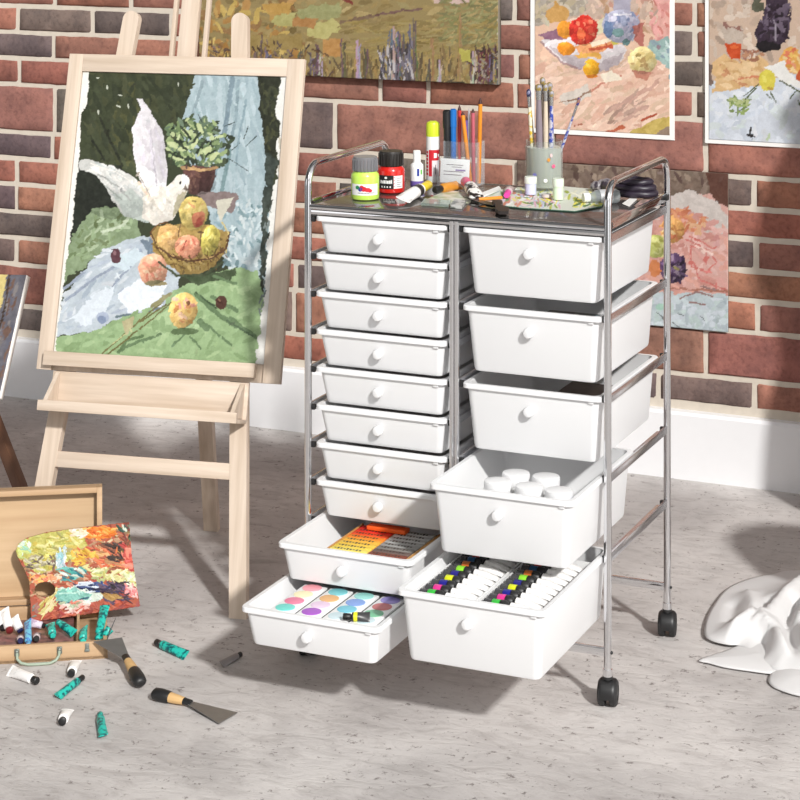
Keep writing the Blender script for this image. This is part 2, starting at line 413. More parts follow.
def build_wall():
    rng = random.Random(5)
    b = MB(); b.slot(MORTAR); b.slot(BR)
    b.box((-2.3, WY + 0.06, 1.1), (6.4, 0.112, 2.2), MORTAR)
    bm = b.bm; cl = bm.loops.layers.float_color.new('Col')
    zs = [0.1675, 0.2355, 0.3445, 0.4155, 0.4835, 0.555, 0.624, 0.694, 0.819, 0.8885, 0.957, 1.0265, 1.0915]
    hs = [0.0665, 0.068, 0.0665, 0.0665, 0.125]
    k = 0
    while zs[-1] < 2.1: zs.append(zs[-1] + [0.068, 0.068, 0.125, 0.068, 0.068, 0.068][k % 6]); k += 1
    # joints read off the photograph, row by row from the bottom (row 0 mostly behind the skirting)
    J = {1: [-3.17, -2.94, -2.70, -2.47, -2.24, -2.0, -1.76, -1.53, -1.412, -1.187, -0.96], 2: [-3.05, -2.82, -2.58, -2.35, -2.11, -1.88, -1.64, -1.53, -1.30, -1.07],
         3: [-3.17, -2.94, -2.70, -2.47, -2.345, -2.11, -1.88, -1.64, -1.41, -1.18, -0.95], 4: [-3.05, -2.82, -2.58, -2.43, -2.2, -1.97, -1.76, -1.53, -1.30, -1.07],
         5: [-3.17, -2.94, -2.70, -2.47, -2.36, -2.12, -1.88, -1.65, -1.415, -1.183, -0.95], 6: [-3.169, -2.94, -2.70, -2.47, -2.23, -2.0, -1.76, -1.53, -1.30, -1.07],
         7: [-3.057, -2.82, -2.58, -2.345, -2.11, -1.99, -1.765, -1.53, -1.415, -1.187, -0.95], 8: [-3.169, -2.94, -2.70, -2.50, -2.33, -2.1, -1.87, -1.76, -1.53, -1.30, -1.07],
         9: [-3.16, -2.93, -2.69, -2.45, -2.236, -1.765, -1.53, -1.30, -1.07], 10: [-3.055, -2.82, -2.58, -2.345, -2.114, -1.987, -1.76, -1.53, -1.325, -1.09],
         11: [-3.166, -2.935, -2.70, -2.47, -2.24, -2.0, -1.763, -1.53, -1.30, -1.07], 12: [-3.05, -2.82, -2.58, -2.345, -2.11, -1.88, -1.765, -1.53, -1.325, -1.09]}
    J = {k - 1: v for k, v in J.items()}; J[7] = [-3.051, -2.82, -2.59, -2.36, -2.238, -1.67, -1.30, -1.07]; J[8] = [-3.16, -2.93, -2.69, -2.455, -2.345, -2.114, -1.987, -1.763, -1.53, -1.325, -1.09]
    J[9] = [-3.054, -2.82, -2.58, -2.345, -2.11, -1.88, -1.76, -1.53, -1.30, -1.07]; J[10] = [-3.166, -2.935, -2.70, -2.47, -2.24, -2.0, -1.88, -1.64, -1.325, -1.2, -1.09]
    reds = [(162, 110, 94), (154, 104, 91), (168, 116, 98), (152, 107, 95), (172, 121, 102), (158, 111, 97), (162, 107, 90)]
    greys = [(116, 101, 97), (108, 95, 93), (124, 108, 102), (112, 98, 92)]
    forced = {}   # pixel of the photograph -> colour of the brick there
    for (u, v, c) in ((60, 18, 'g'), (22, 45, 'g'), (154, 25, 'g'), (40, 145, 'g'), (10, 18, 'r'), (80, 45, 'r'), (14, 192, 'g'), (320, 122, 'g'), (335, 90, 'g'), (400, 92, 'r'), (395, 130, 'r'),
                      (458, 95, 'r'), (690, 62, 'g'), (690, 75, 'g'), (690, 40, 'g'), (690, 20, 'r'), (690, 105, 'r'), (742, 193, 'g'), (780, 195, 'r'), (745, 255, 'g'), (780, 255, 'r'), (740, 285, 'r'),
                      (700, 398, 'g'), (780, 398, 'r'), (740, 225, 'r'), (780, 318, 'r'), (745, 318, 'o'), (515, 32, 'g'), (515, 75, 'r'), (515, 10, 'r'), (495, 180, 'g'), (520, 50, 'r'), (740, 358, 'r'), (690, 150, 'r'),
                      (25, 105, 'r'), (15, 70, 'r'), (60, 68, 'r'), (25, 215, 'g'), (15, 168, 'r'), (35, 322, 'g'), (295, 240, 'r'), (290, 190, 'r'), (310, 20, 'r'), (520, 100, 'o'), (510, 130, 'r'), (294, 285, 'r'), (305, 355, 'r'), (300, 160, 'r'), (300, 190, 'r'), (300, 215, 'r'), (310, 120, 'g'), (350, 90, 'r'), (340, 160, 'r'), (440, 160, 'r'), (480, 85, 'r')):
        p = wl(u, v, WY); forced[(p.x, p.z)] = c
    g = 0.0056
    for ri in range(len(zs) - 1):
        z0, z1 = zs[ri] + g, zs[ri + 1] - g
        if ri in J: xs = list(J[ri])
        else: xs = [-3.17 + (0.117 if ri % 2 else 0)]
        while xs[0] > -5.35: xs.insert(0, xs[0] - 0.234)
        while xs[-1] < 0.75: xs.append(xs[-1] + 0.234)
        for x0, x1 in zip(xs, xs[1:]):
            c = None
            for (fx, fz), t in forced.items():
                if x0 < fx < x1 and z0 - g < fz < z1 + g: c = t
            if c is None: c = 'g' if rng.random() < 0.24 else 'r'
            base = rng.choice(greys) if c == 'g' else ((178, 124, 102) if c == 'o' else rng.choice(reds))
            col = [min(1, v * rng.uniform(0.93, 1.06)) for v in lin(base)[:3]] + [1]
            xa, xb = x0 + g, x1 - g; yb, yf = WY + 0.02, WY - rng.uniform(0, 0.0025); r_ = 0.005; nx = max(3, int((xb - xa) / 0.02)); nz = max(2, int((z1 - z0) / 0.02))
            # front face grid with rounded, slightly chipped edges
            grid = []
            for j in range(nz + 3):
                row = []
                for i in range(nx + 3):
                    fx = 0 if i == 0 else (1 if i == nx + 2 else (i - 1) / nx); fz = 0 if j == 0 else (1 if j == nz + 2 else (j - 1) / nz)
                    rim = i in (0, nx + 2) or j in (0, nz + 2)
                    inx = r_ if (1 <= i <= nx + 1) else 0
                    X = xa + r_ + (xb - xa - 2 * r_) * fx if 1 <= i <= nx + 1 else (xa if i == 0 else xb)
                    Z = z0 + r_ + (z1 - z0 - 2 * r_) * fz if 1 <= j <= nz + 1 else (z0 if j == 0 else z1)
                    w = mnoise.noise(Vector((X * 28, Z * 28, ri * 3.1))) * 0.0022
                    X += w * (1 if rim else 0.3); Z += mnoise.noise(Vector((X * 31, Z * 31, 9 + ri))) * 0.0022 * (1 if rim else 0.3)
                    Y = (yf + 0.0055 if rim else yf) + mnoise.noise(Vector((X * 18, Z * 18, 4.4))) * 0.0014
                    row.append(bm.verts.new((X, Y, Z)))
                grid.append(row)
            fs = []
            for j in range(nz + 2):
                for i in range(nx + 2): fs.append(bm.faces.new((grid[j][i], grid[j][i + 1], grid[j + 1][i + 1], grid[j + 1][i])))
            ring = [grid[0][i] for i in range(nx + 3)] + [grid[j][nx + 2] for j in range(1, nz + 3)] + [grid[nz + 2][i] for i in range(nx + 1, -1, -1)] + [grid[j][0] for j in range(nz + 1, 0, -1)]
            bk = [bm.verts.new((v.co.x, yb, v.co.z)) for v in ring]
            for i in range(len(ring)):
                j = (i + 1) % len(ring); fs.append(bm.faces.new((ring[j], ring[i], bk[i], bk[j])))
            for f in fs:
                f.material_index = 1
                for l in f.loops: l[cl] = col
    o = b.obj('wall_back', smooth=50)
    tag(o, 'red and grey brick wall with pale mortar behind the cart', 'wall', kind='structure')
build_wall()
b = MB(); SK = plain('white_skirting', (232, 232, 234), 0.3, var=0.02)
b.prism([(-5.5, WY + 0.004, 0), (-5.5, WY - 0.02, 0), (-5.5, WY - 0.02, 0.146), (-5.5, WY - 0.014, 0.153), (-5.5, WY + 0.004, 0.154)], (6.4, 0, 0), SK)
tag(b.obj('baseboard_back', smooth=30), 'tall plain white skirting board along the brick wall', 'baseboard', kind='structure')

# ------------------------------------------------------------------ storage cart
XL, XM, XR, YF, YB = -1.6585, -1.3775, -1.101, 3.34, 3.684
RP = 0.0065
cart = thing('storage_cart', ((XL + XR) / 2, (YF + YB) / 2, 0), 'chrome storage cart on castors with fifteen white plastic drawers, five pulled open', 'storage cart')
def arc(c, r, a0, a1, x, n=8):
    return [(x, c[0] + r * math.cos(R(a0 + (a1 - a0) * i / n)), c[1] + r * math.sin(R(a0 + (a1 - a0) * i / n))) for i in range(n + 1)]
ZT = 0.871; rb = 0.038
for x in (XL, XR):
    b = MB()
    b.tube([(x, YF, 0.055)] + arc((YF + rb, ZT - rb), rb, 180, 90, x) + arc((YB - rb, ZT - rb), rb, 90, 0, x) + [(x, YB, 0.055)], RP, CHROME, 16)
    for y in (YF, YB): b.cyl((x, y, 0.05), (x, y, 0.062), RP * 1.25, CHROME)
    for y in (YF, YB):
        for z in (0.09,):
            b.ball((x + (RP if x == XR else -RP), y, z), 0.003, BLACK, 10)
    b.obj('end_frame', cart)
for y in (YF, YB):
    b = MB(); b.cyl((XM - 0.0045, y, 0.088), (XM - 0.0045, y, 0.79), 0.0046, CHROME); b.cyl((XM + 0.0045, y, 0.088), (XM + 0.0045, y, 0.79), 0.0046, CHROME); b.obj('middle_post', cart)
    b = MB(); b.box(((XL + XR) / 2, y, 0.09), (XR - XL, 0.007, 0.015), CHROME, bevel=0.002); b.obj('bottom_rail', cart)
# top tray: chrome rim and a dark glossy sheet
b = MB()
for y in (YF, YB):
    b.cyl((XL, y, 0.7970), (XR, y, 0.7970), 0.0050, CHROME); b.box(((XL + XR) / 2, y, 0.7875), (XR - XL, 0.005, 0.008), CHROME, bevel=0.001)
for x in (XL, XR):
    b.box((x, (YF + YB) / 2, 0.8005), (0.006, YB - YF, 0.015), CHROME, bevel=0.0015)
    for y in (YF + 0.008, YB - 0.008): b.box((x, y, 0.800), (0.010, 0.012, 0.012), BLACK, bevel=0.002)
b.obj('tray_rim', cart)
TRAYM = plain('dark_glossy_sheet', (84, 80, 78), 0.12, 0.0, var=0.12, scale=10, spec=0.6, coat=0.25)
b = MB(); b.box(((XL + XR) / 2, (YF + YB) / 2, 0.7988), (XR - XL - 0.012, YB - YF - 0.012, 0.005), TRAYM, bevel=0.001); tag(b.obj('tray_sheet', cart), 'dark glossy tray sheet')
# drawer rails
def rail(x, inward, ztop, h):
    b = MB()
    lo_, hi_ = (ztop - 0.004, ztop + 0.0105) if h > 0.015 else (ztop - 0.006, ztop + 0.006)
    b.box((x, (YF + YB) / 2, (lo_ + hi_) / 2), (0.004, YB - YF - 0.014, hi_ - lo_), RAILM, bevel=0.0008)
    fw = 0.0205 if abs(x - XL) < 0.01 else (0.0165 if abs(x - XR) < 0.01 else 0.0185)
    b.box((x + inward * fw / 2, (YF + YB) / 2, ztop - 0.0011), (fw, YB - YF - 0.02, 0.0018), RAILM)
    for y in (YF + 0.007, YB - 0.007): b.box((x + inward * 0.006, y, (lo_ + hi_) / 2 - 0.001), (0.010, 0.008, (hi_ - lo_) * 0.8), BLACK, bevel=0.001)  # black end blocks stand in for dark reflections in the chrome
    b.obj('drawer_rail', cart)
S1, S2 = 0.0668, 0.1336; Z0 = 0.775
for k in range(10):
    z = Z0 - S1 * k; rail(XL, 1, z, 0.012); rail(XM - 0.003, -1, z, 0.012)
for k in range(5):
    z = Z0 - S2 * k; rail(XR, -1, z, 0.02); rail(XM + 0.003, 1, z, 0.02)
# drawers
def rrect(x0, x1, y0, y1, r, z, n=5):
    out = []
    for cx, cy, a in ((x1 - r, y1 - r, 0), (x0 + r, y1 - r, 90), (x0 + r, y0 + r, 180), (x1 - r, y0 + r, 270)):
        for i in range(n + 1): t = R(a + 90 * i / n); out.append((cx + r * math.cos(t), cy + r * math.sin(t), z))
    return out
def drawer(xl, xr, yf, zt, dep, h, knob_f, pull):
    """xl..xr is the rim; zt the rim's underside; the tub tapers downwards"""
    b = MB(); y0 = yf - pull; y1 = y0 + dep; t = 0.0025
    ins, tap, tf = 0.0068, (0.006 if h < 0.09 else 0.0075), 0.010
    zb = zt + 0.006 - h
    def outer(f, z, off=0.0): # f=0 at the rim, 1 at the bottom
        return rrect(xl + ins + tap * f + off, xr - ins - tap * f - off, y0 + 0.0055 + tf * f + off, y1 - 0.005 - 0.004 * f - off, max(0.004, 0.013 - off), z)
    rings = [outer(1.0, zb + 0.0, 0.006), outer(1.0, zb + 0.0012, 0.002), outer(1.0, zb + 0.006), outer(0.0, zt - 0.006), outer(0, zt - 0.0002, -0.0005)]
    rim = lambda o, z: rrect(xl + o, xr - o, y0 + o, y1 - o, 0.012, z)
    rings += [rim(0.003, zt - 0.0004), rim(0.0012, zt - 0.0022), rim(0, zt - 0.0022), rim(0, zt + 0.0045), rim(0.0012, zt + 0.006), rim(0.0085, zt + 0.006)]
    rings += [outer(0, zt + 0.004, t), outer(1.0, zb + 0.009, t), outer(1.0, zb + 0.004, t + 0.004)]
    b.ringloft(rings, WHITE)
    # stop lugs at the rim's front corner
    b.box((xr - 0.020, y0 + 0.005, zt - 0.004), (0.010, 0.005, 0.007), WHITE, bevel=0.001)
    o = b.obj('drawer', cart)
    f = knob_f; zk = zt - (h - 0.006) * f; yk = y0 + 0.0055 + tf * f; xk = (xl + xr) / 2 - 0.003
    b = MB(); b.lathe([(0.0045, -0.002), (0.005, 0.002), (0.0080, 0.0045), (0.0096, 0.0075), (0.0096, 0.0105), (0.0078, 0.0135), (0.003, 0.0150)], WHITE, (xk, yk, zk), (0, -1, 0.05), 20)
    b.obj('knob', o)
    return dict(x0=xl + ins + tap, x1=xr - ins - tap, y0=y0 + 0.0055 + tf, y1=y1 - 0.02, zb=zb + 0.0042, zt=zt)
DL = []
for k in range(10):
    DL.append(drawer(-1.6445, -1.3925, YF - 0.004, Z0 - S1 * k, 0.332, 0.0655, 0.47, {8: 0.147, 9: 0.279}.get(k, 0)))
DR = []
for k in range(5):
    DR.append(drawer(-1.3635, -1.1105, YF - 0.004, Z0 - S2 * k, 0.332, 0.115, 0.29, {3: 0.146, 4: 0.277}.get(k, 0)))
# castors
for x, y, a in ((XL, YF, 25), (XR, YF, 10), (XL, YB, 30), (XR, YB, 12)):
    b = MB(); q = Matrix.Rotation(R(a), 3, 'Z')
    P = lambda v: Vector((x, y, 0)) + q @ Vector(v)
    b.cyl(P((0, 0, 0.036)), P((0, 0, 0.053)), 0.0055, BLACK)
    # rounded hood over the twin wheels, open at the floor
    side = q @ Vector((1, 0, 0)); rings = []
    for off, k in ((-0.0158, 0.70), (-0.0145, 0.88), (-0.0115, 0.98), (-0.008, 1.0), (0.008, 1.0), (0.0115, 0.98), (0.0145, 0.88), (0.0158, 0.70)):
        pr = [P((0, 0.004 - 0.0225 * k * math.cos(R(t)), 0.023 + (0.0225 * k) * math.sin(R(t)))) for t in range(-20, 201, 10)]
        rings.append([p + side * off for p in pr])
    b.ringloft(rings, BLACK)
    o = b.obj('castor', cart)
    for s_ in (-1, 1):
        b = MB(); c0 = P((s_ * 0.0035, 0.004, 0.0215)); d = side * s_
        b.lathe([(0.019, 0), (0.0215, 0.0015), (0.0215, 0.010), (0.019, 0.0125), (0.012, 0.0132), (0.011, 0.0118), (0.004, 0.0118)], RUBBER, c0, d, 24)
        b.obj('wheel', o)
    b = MB(); b.cyl((x, y, 0.046), (x, y, 0.0505), 0.0085, BLACK, n=16); b.obj('collar', o)

# ------------------------------------------------------------------ big easel with the framed still life
AL = R(15.4); EA = R(9.9); FOOT = Vector((-1.857, 3.444, 0)); XC = -0.2125
EX = Vector((math.cos(EA), math.sin(EA), 0)); EB = Vector((-math.sin(EA), math.cos(EA), 0))
EW = UP * math.cos(AL) + EB * math.sin(AL); EN = EX.cross(EW)          # up the board, towards the viewer
def ez(x, s, o=0.0): return FOOT + EX * x + EW * s + EN * o
def loc_(x, s, o=0.0): return Vector((x - XC, -o, s))
easel = thing('artist_easel', FOOT + EX * XC, 'pale pine studio easel holding the framed white dove painting', 'easel', rotz=EA)
def epart(b, name, lean=True):
    o = b.obj(name, easel, local=True)
    if lean: o.rotation_euler = (-AL, 0, 0)
    return o
def legpoly(xb, sl, top, w):
    pts = []; hw = w / 2
    pts += [(xb - hw, 0.0), (xb + hw, 0.0)]
    xt = xb + sl * (top - hw)
    for i in range(0, 13):
        t = R(180 * i / 12); pts.append((xt + hw * math.cos(t), top - hw + hw * math.sin(t)))
    return pts
for xb, sl in ((0.0, -0.085), (-0.433, 0.0925)):
    b = MB(); b.prism([loc_(x, s, 0.0) for x, s in legpoly(xb, sl, 1.146, 0.034)], (0, 0.019, 0), PINE); epart(b, 'front_leg')
b = MB(); b.box(loc_(XC, 0.261, -0.009), (0.385, 0.016, 0.03), PINEX, bevel=0.001); epart(b, 'cross_bar')
b = MB(); b.box(loc_(XC, 0.449, 0.0235), (0.432, 0.015, 0.027), PINEX, bevel=0.0012); epart(b, 'painting_ledge')
b = MB(); b.box(loc_(XC, 0.390, 0.005), (0.402, 0.008, 0.072), PINEX, bevel=0.001); epart(b, 'tray_back')
b = MB(); b.box(loc_(XC, 0.354, 0.036), (0.402, 0.056, 0.008), PINEX, bevel=0.001); epart(b, 'tray_board')
b = MB(); b.box(loc_(XC + 0.001, 0.360, 0.069), (0.402, 0.009, 0.020), PINEX, bevel=0.001); epart(b, 'tray_lip')
for x in (-0.402, -0.023):
    b = MB(); b.prism([loc_(x - 0.004, 0.359, 0.010), loc_(x - 0.004, 0.359, 0.064), loc_(x - 0.004, 0.368, 0.064), loc_(x - 0.004, 0.424, 0.012), loc_(x - 0.004, 0.424, 0.010)], (0.008, 0, 0), PINE); epart(b, 'tray_cheek')
b = MB(); b.box(loc_(XC + 0.002, 0.92, -0.028), (0.038, 0.016, 0.90), PINE, bevel=0.001); epart(b, 'mast')
for x in (-0.243, -0.173):
    b = MB(); b.box(loc_(x, 0.92, -0.028), (0.008, 0.014, 0.90), PINE, bevel=0.0008); epart(b, 'mast_guide')
b = MB(); b.box(loc_(XC, 0.60, -0.009), (0.30, 0.016, 0.03), PINEX, bevel=0.001); epart(b, 'upper_cross_bar')
# rear leg in the easel's own upright frame
rf = fl(212, 530); q = Matrix.Rotation(-EA, 3, 'Z'); rl = q @ (rf - (FOOT + EX * XC)); rt_ = Vector((0.0, math.sin(AL) * 1.0 + 0.055, math.cos(AL) * 1.0))
b = MB(); b.bar(rl + Vector((0, 0, 0.0)), rt_, 0.031, 0.019, PINE, bevel=0.001); o = epart(b, 'rear_leg', False)

# the painted still life
cv = Cv(48, 66, 292, 380, (58, 64, 44), 2.0, 11)
DK = (44, 50, 34)
cv.poly([(78, 66), (200, 66), (190, 110), (180, 165), (120, 165), (70, 165)], (60, 66, 45), 2, 6)
cv.poly([(118, 85), (140, 80), (150, 140), (130, 165), (110, 150)], (78, 80, 50), 3, 8)
cv.dabs(200, [(78, 70), (196, 70), (182, 160), (70, 165)], [(54, 60, 40), (62, 68, 46), (68, 72, 48), (50, 56, 38)], 20, 6, 75, 25, 3)
cv.poly([(70, 165), (120, 165), (150, 200), (140, 222), (66, 238)], (36, 40, 32), 2, 6)
cv.line([(100, 118), (112, 145), (122, 165)], 2.5, (40, 44, 30)); cv.line([(92, 140), (104, 160)], 2, (38, 42, 30))
for (x, y) in ((98, 78), (107, 87), (120, 95), (118, 106), (98, 112), (128, 106), (215, 79), (178, 84)): cv.dab(x, y, 5, 1.4, R(random.choice((80, 10, 20))), (196, 200, 184))
# hanging blue drape
cv.poly([(196, 70), (259, 70), (261, 105), (266, 140), (268, 175), (272, 215), (270, 262), (264, 300), (235, 275), (214, 230), (198, 185), (184, 150), (182, 120), (190, 92)], (168, 186, 192), 1.2, 8)
cv.dabs(160, [(196, 72), (257, 72), (265, 170), (268, 290), (225, 260), (190, 150)], [(170, 188, 195), (178, 194, 200), (158, 177, 184), (163, 182, 188), (184, 200, 206)], 26, 4.5, 80, 9, 3)
cv.line([(232, 78), (227, 115), (221, 150), (214, 175)], 5, (128, 148, 158)); cv.line([(238, 80), (236, 118), (228, 150)], 3, (138, 158, 165)); cv.line([(246, 100), (238, 140), (236, 165)], 2.2, (140, 162, 170))
cv.line([(203, 80), (192, 115)], 3, (140, 158, 164)); cv.line([(230, 150), (222, 190)], 4, (120, 145, 148))
cv.dabs(120, [(215, 200), (268, 200), (270, 290), (225, 265)], [(140, 165, 172), (120, 145, 150), (196, 210, 214), (206, 216, 218)], 9, 3, 70, 40, 6)
# dark right strip and bare paper at the sides
cv.poly([(258, 70), (281, 70), (279, 88), (276, 110), (279, 130), (276, 150), (277, 172), (268, 178), (264, 140), (259, 105)], (44, 47, 33), 1.6, 8)
cv.dabs(60, [(260, 78), (277, 78), (276, 165), (266, 160)], [(70, 72, 48), (38, 42, 28), (56, 60, 40)], 8, 3, 85, 20, 4)
cv.poly([(265, 150), (277, 160), (272, 190), (268, 215), (266, 262), (262, 300), (258, 330), (262, 215)], (58, 66, 60), 1.6, 14)
# pot plant
cv.dabs(110, [(168, 128), (190, 116), (215, 122), (234, 138), (228, 165), (205, 170), (172, 165)], [(56, 66, 48), (44, 54, 40), (70, 82, 60)], 9, 3.4, 20, 70, 6)
cv.dabs(150, [(166, 128), (188, 116), (212, 120), (226, 136), (222, 160), (204, 166), (170, 163)], [(120, 140, 96), (150, 168, 118), (92, 112, 80), (182, 194, 146), (104, 122, 100)], 8, 3.6, 20, 70, 8)
for x, y, a in ((206, 150, -35), (178, 158, 10), (186, 132, 40), (194, 143, -60), (214, 156, -50), (172, 145, 30), (200, 128, 60), (183, 148, -15)): cv.dab(x, y, 12, 5, R(a), (196, 206, 156))
for p in ([(235, 122), (224, 126)], [(248, 126), (244, 138)], [(256, 136), (246, 146)], [(228, 158), (250, 172)], [(240, 142), (232, 150)], [(197, 112), (202, 122)]): cv.line(p, 0.9, (58, 70, 66), 0.3)
cv.poly([(182, 166), (217, 166), (213, 185), (208, 194), (188, 194), (184, 182)], (88, 60, 56), 0.8, 9); cv.poly([(199, 168), (213, 168), (208, 192), (198, 194)], (70, 44, 42), 1.2, 7)
cv.line([(182, 167.5), (200, 170), (217, 167.5)], 3, (168, 136, 96)); cv.dabs(10, [(186, 172), (198, 172), (198, 190), (188, 190)], [(108, 78, 68)], 6, 2, 80, 20)
cv.poly([(196, 194), (225, 190), (240, 196), (232, 212), (204, 206)], (134, 118, 116), 1.5, 8); cv.poly([(216, 200), (234, 197), (226, 210), (220, 222)], (206, 202, 186), 1, 6)
# green and blue cloth
cv.poly([(66, 250), (78, 224), (96, 206), (112, 207), (138, 214), (140, 240), (90, 262), (60, 285)], (134, 152, 118), 2, 10)
cv.dabs(70, [(70, 245), (100, 210), (135, 216), (110, 245), (66, 268)], [(150, 170, 132), (120, 138, 100), (108, 122, 84), (166, 182, 150)], 10, 3, -30, 40)
cv.poly([(62, 300), (82, 270), (104, 250), (128, 238), (158, 236), (182, 262), (176, 290), (164, 312), (140, 318), (112, 320), (98, 330), (54, 336)], (190, 200, 208), 1.6, 8)
cv.dabs(130, [(62, 300), (84, 270), (108, 250), (140, 240), (170, 262), (160, 308), (112, 318), (58, 334)], [(204, 212, 220), (186, 196, 206), (170, 182, 194), (214, 220, 226), (180, 190, 204)], 13, 3.6, -28, 18, 5)
for p in ([(66, 300), (92, 280), (120, 262)], [(96, 308), (116, 282), (132, 264)], [(62, 290), (84, 272)], [(140, 250), (150, 276)], [(150, 238), (158, 262)]): cv.line(p, 2.6, (150, 160, 176))
cv.poly([(118, 296), (140, 276), (166, 280), (160, 306), (128, 314)], (230, 236, 244), 2, 7); cv.poly([(70, 318), (96, 290), (116, 284), (104, 312), (84, 326)], (218, 226, 234), 2, 6); cv.poly([(110, 262), (134, 248), (146, 256), (122, 272)], (206, 220, 228), 2, 6); cv.line([(116, 316), (140, 314), (158, 308)], 2.4, (108, 124, 130)); cv.ell(103, 317, 6, 6, (170, 180, 200))
cv.ell(102, 319, 4, 4, (130, 144, 170)); cv.poly([(140, 240), (158, 238), (160, 254), (148, 256)], (118, 132, 146), 1.5, 8)
cv.line([(102, 232), (122, 226), (130, 214)], 3, (196, 208, 182))
# lower green cloth
cv.poly([(52, 337), (98, 330), (114, 319), (160, 310), (172, 292), (200, 276), (228, 268), (258, 270), (264, 300), (262, 380), (48, 380)], (152, 178, 132), 1.6, 8)
cv.dabs(130, [(56, 340), (114, 322), (170, 300), (214, 276), (256, 280), (258, 368), (56, 358)], [(160, 186, 140), (146, 172, 126), (170, 194, 148), (138, 164, 118)], 14, 5, -15, 40, 4)
cv.poly([(182, 276), (212, 272), (238, 268), (230, 280), (196, 284)], (72, 86, 60), 1.8, 10)
for p, w in (([(196, 294), (215, 312), (236, 326)], 5), ([(212, 296), (236, 310)], 4), ([(230, 318), (256, 338)], 4), ([(206, 324), (230, 344)], 2.5), ([(184, 334), (172, 346)], 2), ([(190, 336), (200, 348)], 2), ([(214, 276), (236, 284)], 3), ([(160, 334), (128, 345), (120, 350)], 3), ([(200, 322), (206, 328)], 6)): cv.line(p, w, (104, 128, 92), 0.9)
cv.line([(196, 292), (216, 308)], 2, (70, 90, 64)); cv.line([(226, 320), (252, 336)], 2, (78, 98, 72)); cv.ell(184, 331, 14, 3.5, (92, 112, 76))
cv.poly([(52, 357), (90, 356), (122, 361), (160, 360), (180, 366), (52, 366)], (82, 104, 66), 1.5, 8); cv.dabs(20, [(54, 357), (120, 360), (120, 364), (54, 362)], [(58, 78, 50)], 9, 3, 5, 20)
cv.line([(118, 352), (126, 340), (142, 336)], 3, (98, 122, 84))
# stems
for p in ([(168, 296), (150, 312), (122, 336), (92, 362)], [(174, 300), (148, 322), (120, 344), (98, 362)], [(166, 304), (140, 322)]): cv.line(p, 1.6, (112, 106, 66), 0.5)
cv.line([(170, 294), (152, 306)], 4, (150, 146, 108)); cv.line([(130, 330), (112, 344)], 0.9, (190, 190, 140), 0.3); cv.poly([(122, 322), (134, 316), (132, 328), (126, 336)], (184, 176, 138), 0.8)
# dove
cv.poly([(78, 160), (92, 160), (112, 165), (130, 175), (148, 190), (158, 212), (140, 218), (122, 214), (112, 200), (104, 184), (94, 173), (79, 169)], (206, 206, 202), 1, 6)
cv.dabs(50, [(84, 163), (112, 168), (146, 196), (140, 212), (118, 204), (100, 176)], [(218, 216, 212), (196, 198, 196), (182, 188, 186)], 12, 3, 35, 18, 4)
cv.poly([(114, 196), (130, 188), (150, 204), (146, 222), (124, 216)], (190, 198, 192), 1.2, 7)
cv.poly([(136, 98), (142, 99), (148, 108), (157, 122), (164, 136), (166, 160), (167, 184), (168, 198), (150, 200), (140, 182), (137, 172), (133, 150), (132, 128), (138, 115), (140, 108)], (224, 220, 224), 0.9, 5)
cv.dabs(40, [(140, 112), (152, 122), (163, 140), (165, 180), (146, 186), (135, 140)], [(232, 228, 232), (214, 208, 214), (222, 216, 226)], 14, 3.4, 78, 12, 3)
cv.poly([(143, 186), (166, 186), (176, 179), (184, 175), (189, 182), (186, 192), (181, 205), (172, 220), (156, 226), (142, 218)], (228, 222, 212), 0.8, 5)
cv.dabs(30, [(146, 190), (180, 184), (172, 216), (150, 220)], [(238, 234, 226), (216, 208, 196), (222, 216, 206)], 8, 3, 60, 30, 4)
cv.line([(138, 182), (148, 196)], 2.5, (222, 196, 176)); cv.ell(181.5, 181, 7.5, 7, (236, 232, 224), 0.4, 4); cv.ell(180, 182.5, 1.3, 1.5, (40, 36, 34), 0.1, 2); cv.poly([(185, 184), (189, 192), (183, 189)], (120, 108, 100), 0.2)
cv.poly([(176, 196), (186, 190), (182, 206), (172, 218)], (186, 178, 152), 0.9, 8)
# basket of fruit
cv.poly([(150, 232), (158, 226), (200, 222), (228, 232), (226, 250), (214, 266), (200, 274), (182, 275), (164, 264), (153, 250)], (160, 134, 78), 1, 10)
cv.dabs(70, [(152, 240), (228, 238), (216, 264), (184, 273), (162, 262)], [(180, 154, 92), (142, 118, 64), (116, 94, 54), (170, 148, 94)], 7, 2.2, 10, 50, 8)
cv.ell(193, 213, 14.5, 17, (196, 174, 104), 0.6, 8); cv.dabs(16, [(182, 206), (204, 204), (205, 224), (188, 228)], [(200, 152, 108), (206, 186, 120), (160, 140, 76)], 7, 3, 50, 40)
cv.ell(198, 219, 7, 8, (196, 122, 92), 1.2, 10); cv.ell(199, 222, 4, 4.5, (186, 92, 76), 1.0, 10); cv.dab(187, 206, 8, 4, -0.6, (214, 200, 142)); cv.dab(194, 201, 5, 2, 0.1, (120, 104, 66)); cv.dab(184, 216, 8, 4, 1.2, (172, 158, 96))
cv.ell(169, 237, 12.5, 13, (198, 160, 104), 0.6, 8); cv.dabs(14, [(162, 230), (176, 230), (176, 246), (162, 246)], [(212, 178, 122), (184, 142, 88), (206, 166, 116)], 6, 3, 50, 30)
cv.ell(210, 240, 9, 16, (192, 178, 92), 0.7, 8, 12); cv.dabs(12, [(204, 230), (216, 230), (214, 252), (204, 252)], [(214, 202, 120), (160, 150, 76)], 7, 3, 80, 20)
cv.ell(188, 247, 13, 12, (214, 146, 116), 0.6, 8); cv.dabs(14, [(180, 240), (196, 240), (196, 254), (180, 256)], [(226, 166, 136), (200, 116, 94), (218, 150, 124)], 6, 3, 30, 40)
